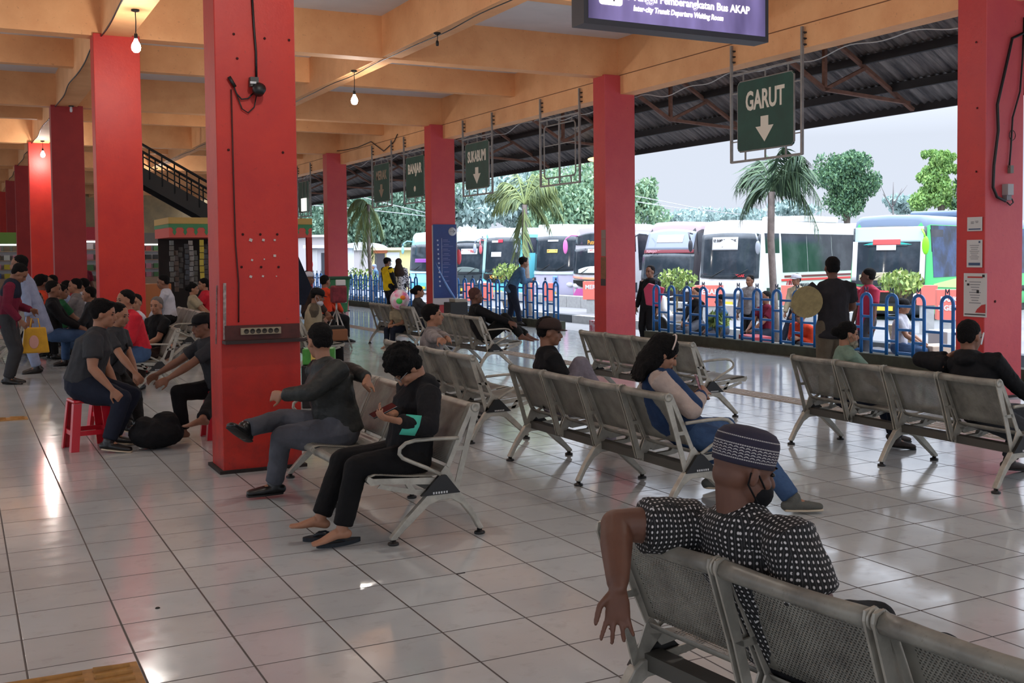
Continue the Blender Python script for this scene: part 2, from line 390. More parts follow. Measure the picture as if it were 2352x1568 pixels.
# dark cable on the left ceiling beam and centre beam
for (x, lb, s) in ((1.80, 'black cable running along the left ceiling beam above the pillars', 0), (5.90, 'thin black cable clipped under the middle ceiling beam', 2)):
    pts = [V((x+.02*sin(y*1.7+s), y, 4.668+.006*sin(y*3))) for y in [3+.25*i for i in range(180)]]
    b = MB(); b.tube(pts, .011 if s == 0 else .008, n=5); tag(b.build('cable', BLK), lb, 'cable')
pts = [at(690, 346, x=10.08), at(745, 349, x=10.08), at(790, 345, x=10.0), at(822, 338, x=10.07), at(852, 325, x=10.07), at(881, 347, x=10.07), at(905, 325, x=10.07), at(913, 308, x=10.07)]
b = MB(); b.tube(pts, .012, n=5); tag(b.build('cable', BLK), 'loose black cable zigzagging over the far hanging signs', 'cable')

# ---------------------------------------------------------------- bulbs
GLOW = M('lit_bulb_glass', (255, 244, 226), .3, emit=30)
def bulb(x, y, ztop, drop, label, lit=True, power=30):
    t = thing('pendant_bulb', label, 'lamp', (x, y, ztop), 0, 'bare bulbs on cords')
    b = MB(); b.lathe((0, 0, -.03), [(.002, .03), (.05, .03), (.05, .01), (.02, 0)], 14); b.build('ceiling_rose', BLK, t)
    b = MB(); b.tube([(0, 0, -.02), (0.004, 0, -drop*.5), (0, 0, -drop)], .006, n=6); b.build('cord', BLK, t)
    b = MB(); b.lathe((0, 0, -drop-.06), [(.018, 0), (.022, .02), (.02, .06), (.01, .075)], 12); b.build('socket', BLK, t)
    if drop > .1:
        b = MB(); r = .055
        b.lathe((0, 0, -drop-.055-.17), [(.003, 0), (.03, .005), (.05, .03), (.056, .065), (.05, .10), (.03, .135), (.017, .17)], 16)
        if lit:
            b.build('glass_bulb', GLOW, t)
            l = bpy.data.lights.new('bulb_light', 'POINT'); l.energy = power; l.color = (1, .95, .88); l.shadow_soft_size = .07
            lo = bpy.data.objects.new('bulb_light', l); COL.objects.link(lo); lo.location = (x, y, ztop-drop-.3)
        elif drop > .2: b.build('glass_bulb', M('unlit_white_bulb', (214, 214, 220), .3), t)
    return t
LP = 48
bulb(2.0, 14.7, 4.68, .30, 'glowing bare bulb hanging in front of the second left pillar', power=LP)
bulb(5.84, 18.0, 4.70, .34, 'glowing bare bulb right of the big left pillar', power=LP)
bulb(2.0, 31.9, 4.68, .20, 'small glowing bulb far back, in front of the fourth left pillar', power=LP)
bulb(5.95, 10.6, 4.70, .16, 'glowing bulb partly cut off left of the purple sign', power=LP)
bulb(5.9, 14.5, 4.70, .12, 'empty black bulb socket dangling from the middle beam', lit=False)
bulb(2.07, 24.4, 4.68, .04, 'switched-off white bulb on top of the third left pillar', lit=False)
b = MB(); b.lathe((0, 0, -.12), [(.002, 0), (.022, .01), (.026, .05), (.02, .11)], 10); o = b.build('energy_bulb', M('unlit_white_bulb', (214, 214, 220), .3)); o.location = at(163, 244, y=24.3); tag(o, 'small white unlit bulb against the third left pillar', 'lamp')
# the hall's other lamps, outside the picture
for (x, y), lb in zip(((2.0, 6.3), (-2, 10), (6, 3.5), (-2, 18), (2, -2), (6, 26), (-2, 30), (6, 40)), ('above the aisle before the big left pillar', 'over the left aisle beside the red stools', 'above the foreground bench', 'over the left aisle beside the crowd', 'behind the photographer', 'on the middle beam beyond the two lit ones', 'far along the left aisle', 'far back on the middle beam')):
    bulb(x, y, 4.68, .3, 'bare ceiling bulb '+lb, power=LP)

# ---------------------------------------------------------------- hanging direction signs
GREEN = M('dark_green_sign_sheet', (22, 72, 60), .6, var=.25, vscale=3)
def hanging(y, word, label, ww=1, size=.29, dim=False, arrow=True):
    t = thing('hanging_sign' if word is not None else 'empty_sign_frame', label, 'sign', (10.05, y, 0), 0)
    def part(nm, mat, *bars):
        b = MB()
        for a, c, w in bars: b.bar((0, a[0], a[1]), (0, c[0], c[1]), w, w)
        return b.build(nm, mat, t)
    h = .78
    part('post', GALV, ((-h, 2.95), (-h, 4.66), .035)); part('post', GALV, ((h, 2.95), (h, 4.66), .035))
    part('bottom_rail', GALV, ((-h, 2.96), (h, 2.96), .032)); part('top_rail', GALV, ((-h, 4.22), (h, 4.22), .028))
    i = .62
    b = MB(); c = .05
    loop = [(0, -i+c, 3.1), (0, i-c, 3.1), (0, i, 3.1+c), (0, i, 4.1-c), (0, i-c, 4.1), (0, -i+c, 4.1), (0, -i, 4.1-c), (0, -i, 3.1+c)]
    b.tube(loop, .014, n=8, closed=True); b.build('inner_frame', GALV, t)
    for q in (-.45, 0, .45):
        part('spacer_bar', GALV, ((q, 2.96), (q, 3.1), .02)); part('spacer_bar', GALV, ((q*1.1, 4.1), (q*1.1, 4.22), .016))
    for z in (3.25, 3.95):
        part('spacer_bar', GALV, ((-h, z), (-i, z), .016)); part('spacer_bar', GALV, ((h, z), (i, z), .016))
    for s in (-h, h):
        for z in (4.42, 4.5, 4.58): b = MB(); b.box((.03, s, z), (.05, .07, .02)); b.build('clamp', M('dark_clamp', (50, 46, 46), .7), t)
    if word is None:
        b = MB(); b.bar((0, 0, 3.0), (0, 0, 4.2), .03); b.bar((0, -i, 3.72), (0, i, 3.72), .014); b.build('cross_bars', GALV, t)
        return t
    b = MB(); c = .05; y0, y1, z0, z1 = -i, i, 3.1, 4.1
    poly = []
    for cx, cz, a0 in ((y1-c, z0+c, -90), (y1-c, z1-c, 0), (y0+c, z1-c, 90), (y0+c, z0+c, 180)):
        for k in range(5): a = R(a0+k*22.5); poly.append((-.012, cx+c*cos(a), cz+c*sin(a)))
    b.prism(poly, (0, 0, 0), (.024, 0, 0)); b.build('sign_panel', GREEN, t)
    lm = M('faded_lettering', (150, 132, 112), .7) if dim else SIGNW
    if word: text(word, size, lm, t, (-.014, 0, 3.79), FACE_NX, 'lettering', ww, bold=.011)
    if arrow:
        b = MB(); a = .085
        P = [(a, 3.56), (a, 3.42), (.2, 3.42), (0, 3.2), (-.2, 3.42), (-a, 3.42), (-a, 3.56)]
        b.prism([(-.013, p[0], p[1]) for p in reversed(P)], (0, 0, 0), (-.003, 0, 0)); b.build('arrow', lm, t)
    else:
        b = MB(); b.lathe((-.013, .0, 3.3), [(.07, 0), (.07, .003)], 16, Matrix.Rotation(-pi/2, 3, 'Y')); b.build('disc', lm, t)
    return t
hanging(12.56, 'GARUT', 'green hanging sign reading GARUT with a down arrow', .70, .37)
hanging(18.68, None, 'empty steel sign frame left of the middle pillar')
hanging(22.48, 'SUKABUMI', 'green hanging sign reading SUKABUMI with a down arrow', .62, .33)
hanging(26.26, 'BANJAR', 'dark green hanging sign with tight white capitals, hard against the banner pillar', .8, .33, arrow=False)
hanging(28.75, 'MERAK', 'far green hanging sign with faded letters and a faded arrow', .8, .33, dim=True)
hanging(36.4, '', 'farthest dark hanging sign, just right of the big left pillar', arrow=True, dim=True)
b = MB(); b.box((0, 0, 0), (.05, .5, .42)); b.mi = 1; b.bar((.03, .2, .2), (.03, .2, .9), .015); b.bar((.03, -.2, .2), (.03, -.2, .9), .015); o = b.build('light_box', [M('white_translucent_sheet', (240, 240, 236), .5, emit=.7), GALV]); o.location = at(698, 470, x=9.99); tag(o, 'small white glowing box hung before the farthest dark sign', 'light box')

# ---------------------------------------------------------------- lit sign overhead
t = thing('illuminated_sign', 'long purple backlit sign about the transit departure waiting room', 'sign', (5.9, 8.6, 0))
b = MB(); b.box((0, .11, 3.66+.36), (2.04, .22, .74)); b.mi = 0
o = b.build('housing', M('charcoal_sign_box', (52, 54, 62), .5), t)
def mat_signface():
    t_ = NT('backlit_purple_film'); p = t_.coord('Object'); sp = t_.a('ShaderNodeSeparateXYZ'); t_.k(p, sp.inputs[0])
    m = t_.a('ShaderNodeMapping'); m.inputs['Scale'].default_value = (1.6, 1, .5); t_.k(p, m.inputs[0])
    n = t_.ramp(t_.noise(m.outputs[0], 1.7, 3, .5), .3, .65)
    c = t_.mix(n, srgb((92, 84, 128)), srgb((150, 138, 198)))
    e = t_.ramp(t_.math('ABSOLUTE', sp.outputs[0]), .85, 1.0, 1, .35)
    c2 = t_.mix(e, srgb((44, 40, 70)), c)
    t_.k(c2, t_.b.inputs['Emission Color']); t_.b.inputs['Emission Strength'].default_value = .42; t_.k(c2, t_.b.inputs['Base Color']); t_.b.inputs['Roughness'].default_value = .3
    return t_.m
b = MB(); b.box((0, -.004, 4.03), (1.95, .008, .66)); b.build('lit_panel', mat_signface(), t)
LET = M('lit_white_lettering', (255, 250, 232), .5, emit=1.5)
text('R. Tunggu Pemberangkatan Bus AKAP', .098, LET, t, (.08, -.01, 3.925), FACE_NY, 'lettering', .93, bold=.002)
text('Inter-city Transit Departure Waiting Room', .068, LET, t, (-.02, -.01, 3.825), FACE_NY, 'lettering', .83, bold=.002, shear=.18)
b = MB(); c = .03; poly = []
for cx, cz, a0 in ((-.63-c, 3.83+c, -90), (-.63-c, 4.1-c, 0), (-.87+c, 4.1-c, 90), (-.87+c, 3.83+c, 180)):
    for k in range(5): a = R(a0+k*22.5); poly.append((cx+c*cos(a), -.009, cz+c*sin(a)))
b.prism(poly, (0, 0, 0), (0, -.003, 0)); b.mi = 1; b.box((-.72, -.014, 3.90), (.014, .006, .07)); b.box((-.72, -.014, 3.99), (.05, .006, .05)); b.box((-.80, -.014, 3.98), (.05, .006, .12))
b.build('pictogram', [LET, M('pictogram_dark', (70, 60, 96), .5)], t)
b = MB(); b.bar((-.7, .11, 4.38), (-.7, .11, 5.33), .02); b.bar((.7, .11, 4.38), (.7, .11, 5.33), .02)
o = b.build('hanger_rods', GALV, t)

# ---------------------------------------------------------------- fittings on the near pillar
yf = 8.545
def onA(px, py, off=.0): return at(px, py, y=yf-off)
b = MB(); b.tube([onA(577, -40, .01), onA(583, 60, .01), onA(588, 120, .012), onA(589, 185, .012)], .009, n=6); tag(b.build('cable', BLK), 'black cable dropping down the face of the near red pillar', 'cable')
t = thing('spotlight', 'small black and grey spotlight clamped on the near red pillar', 'lamp', onA(583, 198, .05))
b = MB(); b.box((0, 0, .03), (.06, .06, .07)); b.build('bracket', M('dark_grey_fitting', (74, 72, 70), .6), t)
b = MB(); b.lathe((.03, -.02, -.03), [(.02, -.03), (.045, -.02), (.05, .03), (.02, .05)], 14, Matrix.Rotation(R(65), 3, 'X')); b.build('lamp_head', BLK, t)
b = MB(); b.box((-.012, -.034, .022), (.045, .006, .016)); b.build('band', WHT, t)
b = MB(); b.tube([onA(528, 180, .02), onA(536, 196, .02), onA(543, 215, .015), onA(555, 228, .015), onA(570, 226, .015), onA(582, 214, .03)], .006, n=5)
b.tube([onA(543, 215, .015), onA(556, 250, .012), onA(570, 259, .012), onA(584, 246, .012), onA(590, 215, .03)], .005, n=5)
b.tube([onA(526, 176, .02), onA(540, 200, .02)], .014, n=6); tag(b.build('looped_wire', BLK), 'loose black wire looping beside the spotlight on the near pillar', 'wire')
b = MB(); b.tube([onA(531, 205, .008), onA(536, 400, .008), onA(541, 560, .008), onA(548, 650, .008), onA(548, 740, .008)], .006, n=5); tag(b.build('conduit_wire', M('wire_dark_red', (70, 24, 22), .7)), 'thin dark wire running down the near pillar to the socket board', 'wire')
t = thing('socket_board', 'brown wooden board with a beige six-way socket strip on the near pillar', 'socket', (2.02, yf, 0))
zz = at(600, 745, y=yf).z; zb = at(600, 778, y=yf).z
b = MB(); b.box((0, -.012, (zz+zb)/2), (.56, .024, zz-zb)); b.build('backboard', M('dark_brown_wood', (84, 34, 28), .6, var=.4), t)
b = MB(); b.box((0, -.06, zb-.012), (.60, .12, .024)); b.build('ledge', M('blackened_wood', (44, 26, 24), .6), t)
b = MB(); b.box((-.02, -.034, (zz+zb)/2+.01), (.30, .03, .05)); b.build('socket_strip', M('beige_plastic', (150, 136, 112), .5), t)
for k in range(6):
    b = MB(); b.lathe((-.13+k*.045, -.0495, (zz+zb)/2+.01), [(.019, 0), (.019, .002), (.015, .002), (.014, -.004)], 14, Matrix.Rotation(pi/2, 3, 'X')); b.build('socket', M('socket_well', (52, 46, 38), .6), t)
b = MB(); b.tube([onA(543, 792, .03), onA(545, 826, .03)], .013, n=8); b.build('bracket_rod', M('pale_rod', (150, 132, 122), .5), t)
b = MB(); b.tube([onA(672, 785, .03), onA(668, 820, .03)], .008, n=8); b.tube([onA(658, 824, .03), onA(674, 830, .03)], .02, n=8); b.build('hanging_plug', M('grey_plug', (110, 104, 100), .5), t)
b = MB()
for px, py, s in ((576, 551, .022), (605, 551, .018), (631, 551, .014), (579, 597, .014), (607, 595, .01), (631, 587, .018), (576, 635, .018), (604, 634, .014), (635, 634, .008)):
    p = onA(px, py, .002); b.box(p, (s*1.1, .003, s), mat=Matrix.Rotation(R(px % 37), 3, 'Y'))
tag(b.build('glue_marks', M('white_glue', (196, 186, 180), .8)), 'small white glue marks in rows on the near red pillar', 'marks')
b = MB()
for px, py in ((558, 538), (598, 538), (637, 538), (555, 613), (600, 613), (640, 613), (537, 78), (608, 88), (664, 92), (545, 134), (650, 350), (525, 344)):
    p = onA(px, py, .001); b.lathe(p, [(.010, 0), (.007, .002)], 8, Matrix.Rotation(pi/2, 3, 'X'))
tag(b.build('screw_holes', M('hole_dark', (60, 16, 16), .9)), 'dark screw holes dotted over the near red pillar', 'holes')
b = MB()
for px, py in (((499, 655), (497, 790)), ((519, 650), (521, 780))):
    p = at(px[0], px[1], x=1.708) if px[0] < 505 else onA(px[0]-3, px[1], .002); q = at(py[0], py[1], x=1.708) if px[0] < 505 else onA(py[0]-5, py[1], .002)
    b.bar(p, q, .022 if px[0] > 505 else .016, .003, up=(0, 1, 0))
tag(b.build('scraped_strip', M('bare_grey_scrape', (176, 160, 156), .8, var=.5, vscale=30)), 'bare grey scraped strips on the near pillar corner', 'marks')

# ---------------------------------------------------------------- right pillar: notices and wiring
PAP = M('white_notice_paper', (196, 194, 192), .7)
xr = 9.852
def notice(name, c0, c1, label, extras):
    a = at(*c0, x=xr); c = at(*c1, x=xr); yc, zc = (a.y+c.y)/2, (a.z+c.z)/2; w, h = abs(a.y-c.y), abs(a.z-c.z)
    t = thing(name, label, 'notice', (xr, yc, zc))
    b = MB(); b.box((0, 0, 0), (.004, w, h)); b.build('sheet', PAP, t)
    for nm, mat, bits in extras:
        b = MB()
        for (u, v, du, dv) in bits: b.box((-.003, (.5-u)*w, (.5-v)*h), (.003, du*w, dv*h))
        b.build(nm, mat, t)
    return t, w, h
GT = M('printed_grey_text', (120, 120, 124), .7); NB = M('printed_navy', (62, 80, 110), .7); RD = M('printed_red', (176, 50, 48), .7); BK = M('printed_black', (38, 36, 38), .7)
notice('notice_sheet', (2222, 499), (2256, 530), 'small white notice with a navy bar, top of the right pillar notices', [('text_lines', GT, [(.35, .35, .2, .05), (.35, .45, .2, .05), (.65, .3, .2, .04), (.65, .4, .15, .04)]), ('navy_bar', NB, [(.5, .86, .8, .09)])])
notice('notice_sheet', (2221, 551), (2256, 614), 'taller white notice with text lines and a blue foot, middle of the three', [('text_lines', GT, [(.5, .2+.07*k, .6-.1*(k % 3), .018) for k in range(8)]), ('blue_foot', NB, [(.5, .88, .75, .1), (.82, .08, .1, .07)])])
t, w, h = notice('health_poster', (2214, 627), (2266, 729), 'large illustrated poster with red heading and red corner on right pillar', [('heading', RD, [(.5, .09, .66, .035)]), ('text_lines', GT, [(.5, .2+.06*k, .5-.07*(k % 4), .015) for k in range(9)]), ('figures', BK, [(.2, .26, .1, .05), (.1, .18, .05, .03), (.62, .42, .1, .07), (.86, .06, .1, .06)]), ('footer', BK, [(.5, .945, .9, .025)])])
b = MB(); b.prism([(-.004, -w*.46, -h*.40), (-.004, -w*.46, -h*.2), (-.004, -w*.3, -h*.22), (-.004, -w*.1, -h*.32), (-.004, -w*.02, -h*.40)], (0, 0, 0), (-.002, 0, 0)); b.build('red_corner', RD, t)
yr = 8.545
def onR(px, py, off=0): return at(px, py, y=yr-off)
b = MB(); b.tube([onR(2352, 75, .02), onR(2325, 88, .02), onR(2318, 120, .02), onR(2300, 200, .02), onR(2291, 240, .02), onR(2293, 300, .02), onR(2283, 380, .02), onR(2281, 430, .02), onR(2290, 452, .03), onR(2310, 462, .05)], .016, n=8)
tag(b.build('cable', BLK), 'thick black cable bending down the right pillar to a grey box', 'cable')
b = MB(); b.tube([onR(2352, 40, .015), onR(2349, 130, .015), onR(2343, 210, .015), onR(2326, 270, .015), onR(2322, 340, .015), onR(2318, 385, .015)], .010, n=6)
b.tube([onR(2318, 310+12*sin(a*.7), .015)+V((.05*cos(a*.7)+.05, 0, 0)) for a in range(10)], .004, n=5)
tag(b.build('cable', BLK), 'thinner looping cable on the right pillar', 'cable')
t = thing('power_adapter', 'grey plug adapter box with a hanging cable loop on the right pillar', 'adapter', onR(2308, 442, .0))
b = MB(); b.box((0, -.04, .03), (.09, .08, .12)); b.build('adapter_box', M('pale_grey_plastic', (168, 166, 166), .5), t)
b = MB(); b.box((0.0, -.03, -.055), (.075, .06, .06)); b.build('plug', M('mid_grey_plastic', (120, 118, 120), .5), t)
b = MB(); b.tube([(.03, -.03, -.06), (.08, -.03, -.07), (.10, -.03, -.11), (.05, -.03, -.14), (0, -.03, -.11)], .008, n=6); b.build('loop', BLK, t)
b = MB(); b.box((0, -.02, 0), (.05, .04, .085)); o = b.build('switch_box', M('greenish_grey_box', (122, 116, 108), .6)); o.location = onR(2318, 389); tag(o, 'small grey switch box above the adapter on the right pillar', 'box')
b = MB()
for px, py in ((2242, 97), (2244, 248), (2242, 394)): b.lathe(at(px, py, x=xr), [(.012, 0), (.008, .003)], 8, Matrix.Rotation(-pi/2, 3, 'Y'))
for px, py in ((2286, 692),): b.lathe(onR(px, py), [(.016, 0), (.01, .004)], 8, Matrix.Rotation(pi/2, 3, 'X'))
tag(b.build('screw_holes', M('hole_dark', (60, 16, 16), .9)), 'dark bolt holes up the side of the right pillar', 'holes')
# stickers on the middle pillar
xm = 9.785
b = MB()
for c0, c1, mi in (((1381, 528), (1391, 548), 0), ((1381, 549), (1391, 588), 0), ((1380, 590), (1392, 640), 1), ((1380, 640), (1391, 656), 2)):
    a = at(*c0, x=xm); c = at(*c1, x=xm); b.mi = mi; b.box(((a.x), (a.y+c.y)/2, (a.z+c.z)/2), (.004, abs(a.y-c.y), abs(a.z-c.z)))
tag(b.build('stickers', [M('grey_sticker', (132, 112, 104), .7), M('brown_sticker', (128, 84, 52), .7, var=.3, vscale=20), M('black_sticker', (56, 46, 46), .7)]), 'column of worn grey and brown stickers on the middle pillar', 'stickers')
# banner
def face_b(px, py, off=.02): return at(px, py, y=24.55-off)
a = face_b(994, 518); c = face_b(1049, 686)
t = thing('schedule_banner', 'tall dark blue banner with white icons and an arrow disc on a pillar', 'banner', ((a.x+c.x)/2, 24.52, (a.z+c.z)/2)); w = abs(c.x-a.x); h = abs(a.z-c.z)
b = MB(); b.box((0, .012, -.06), (w+.04, .02, h+.14)); b.build('backing_sheet', M('pale_grey_backing', (186, 178, 178), .6), t)
b = MB(); b.box((0, 0, .03), (w, .012, h)); b.build('blue_sheet', M('navy_banner_film', (34, 44, 104), .35, rgb2=(28, 58, 120), vscale=1.2), t)
b = MB(); b.lathe((w*.33, -.008, h*.42), [(.1, 0), (.1, .004)], 20, Matrix.Rotation(pi/2, 3, 'X')); b.build('arrow_disc', M('pale_disc', (200, 200, 204), .6), t)
b = MB(); b.bar((w*.33-.07, -.016, h*.42), (w*.33+.06, -.016, h*.42), .018, .004); b.bar((w*.33+.02, -.016, h*.42+.04), (w*.33+.065, -.016, h*.42), .018, .004); b.bar((w*.33+.02, -.016, h*.42-.04), (w*.33+.065, -.016, h*.42), .018, .004); b.build('arrow', M('arrow_dark', (40, 44, 70), .6), t)
b = MB()
for k in range(11): b.lathe((-w*.32+.008*k*.6, -.008, h*(.30-.062*k)), [(.024, 0), (.024, .004)], 10, Matrix.Rotation(pi/2, 3, 'X'))
b.box((-w*.14, -.009, h*.08), (.008, .004, h*.5)); b.build('icon_column', M('banner_icon_white', (170, 176, 204), .6), t)
b = MB()
for k in range(10):
    b.box((w*.02+.02*(k % 2), -.009, h*(.305-.062*k)), (.13, .004, .016)); 
    if k < 6: b.box((w*.06+.03*(k == 1), -.009, h*(.283-.062*k)), (.19+.1*(k == 1), .004, .012))
b.build('schedule_lines', M('banner_text', (104, 108, 152), .6), t)
b = MB(); rows = [[], []]
for i in range(9):
    q = i/8; x = -w*.48+q*w*.9; z = h*(.05-.52*q**1.0-.02*sin(q*3)); rows[0].append((x, -.009, z)); rows[1].append((x+.02, -.009, z-.07*h*(.3+sin(q*2.6))))
b.sheet(rows); o = b.build('pale_swoosh', M('banner_pale_blue', (92, 128, 184), .4), t); solid(o, .003)

# ---------------------------------------------------------------- kerb + fence
KERB = M('mossy_dark_kerb', (62, 66, 54), .9, var=.35, vscale=5)
for y0, y1 in ((-6, 18.0), (21.55, 60)):
    b = MB(); b.box((11.6, (y0+y1)/2, .06), (.22, y1-y0, .22)); nt[0] += 1; struct(b.build('trim_%d' % nt[0], KERB))
def hoop_mesh():
    b = MB(); r = .1
    pts = [(0, -r, .17)]+[(0, -r, .93)]+[(0, -r*cos(a), .93+r*sin(a)) for a in [pi*k/10 for k in range(1, 10)]]+[(0, r, .93), (0, r, .17)]
    b.tube(pts, .024, n=8)
    for z in (.70, .37): b.bar((0, -r, z), (0, r, z), .03, .035)
    b.mi = 1
    m = [(-.035, 1.04), (-.03, 1.13), (0, 1.07), (.03, 1.13), (.035, 1.04)]
    for p, q in zip(m, m[1:]): b.bar((0, p[0], p[1]), (0, q[0], q[1]), .009)
    return b
HM = [BLUE, M('dark_blue_wire', (22, 44, 74), .5)]
proto = None; lproto = None
sections = [(-5.0, 9.6, 'nearest section of the blue hooped fence, running behind the standing man'), (9.65, 18.0, 'blue hooped fence section right of the middle pillar'), (21.6, 29.7, 'blue hooped fence section behind the leaning man'), (30.1, 38, 'blue hooped fence section left of the yellow jacket'), (38.2, 46, 'far blue hooped fence section behind the bin'), (46.2, 54, 'farthest blue hooped fence section')]
for y0, y1, lb in sections:
    t = thing('hoop_fence', lb, 'fence', (11.6, y0, 0), 0, 'blue hooped fence along the platform')
    y = .12; nn = 0
    off = 0
    # keep the measured hoop phase (hoops at 10.67 + 0.505 n)
    ph = (10.67-y0) % .505
    y = ph
    while y < y1-y0-.1:
        if proto is None: proto = hoop_mesh().build('hoop', HM, t); proto.location = (0, y, 0); hp = proto
        else: hp = proto.copy(); COL.objects.link(hp); hp.parent = t; hp.location = (0, y, 0)
        if y+.505 < y1-y0-.1:
            for z in (.87, .54, .21):
                if lproto is None: b = MB(); b.bar((0, .12, 0), (0, .385, 0), .03, .035); lproto = b.build('link_bar', BLUE, t); lp = lproto
                else: lp = lproto.copy(); COL.objects.link(lp); lp.parent = t
                lp.location = (0, y, z)
        y += .505
# tactile strips
YEL = M('worn_ochre_tactile_tile', (178, 128, 62), .6, var=.3, vscale=14)
def tactile(x0, x1, y0, y1, along, label, mat):
    b = MB(); b.box(((x0+x1)/2, (y0+y1)/2, .003), (x1-x0, y1-y0, .006)); b.mi = 0
    if along == 'x':
        n = max(2, int((y1-y0)/.075))
        for k in range(n):
            y = y0+(k+.5)*(y1-y0)/n; L = x0
            while L < x1-.1:
                b.tube([(L+.02, y, .006), (min(L+.38, x1-.03), y, .006)], (.017, .012), n=8); L += .4
    else:
        n = 4
        for k in range(n):
            x = x0+(k+.5)*(x1-x0)/n; L = y0
            while L < y1-.1: b.bar((x, L+.02, .007), (x, min(L+.38, y1), .007), .03, .008); L += .4
    tag(b.build('tactile_paving', mat), label, 'paving')
tactile(-6, .585, 4.32, 4.71, 'x', 'worn ochre ribbed guide tiles at the bottom left corner', YEL)
tactile(-6, .58, 12.5, 12.72, 'x', 'thin ochre guide tile strip at the left edge', YEL)
tactile(7.9, 8.2, -2, 50, 'y', 'long beige ribbed guide strip running down the platform floor', M('beige_tactile_tile', (176, 164, 152), .55, var=.2))
# ================================================================ BENCHES
def perf_sheet(path, y0, y1, nm, parent, ncurve=6):
    """path: list of (u,z); sheet from y0 to y1 with a slight dish"""
    cols = 9; b = MB(); vs = []; n = len(path)
    for j, (u, z) in enumerate(path):
        for i in range(cols):
            q = i/(cols-1); y = y0+(y1-y0)*q
            d = -.012*sin(pi*q)*(sin(pi*j/(n-1)))
            vs.append((u+d*.9, y, z-abs(d)*.3))
    fs = [(j*cols+i, j*cols+i+1, (j+1)*cols+i+1, (j+1)*cols+i) for j in range(n-1) for i in range(cols-1)]
    b.add(vs, fs, True); o = b.build(nm, PERF, parent); me = o.data
    uv = me.uv_layers.new(name='perf')
    for lp in me.loops:
        vi = lp.vertex_index; j = vi//cols; v = (j/(n-1)+.13 if j <= 5 else 1) if nm == 'backrest' else (0 if j < 2 else 1 if j >= 8 else j/(n-1)); uv.data[lp.index].uv = ((vi % cols)/(cols-1), v)
    solid(o, .003); return o
PITCH = .56
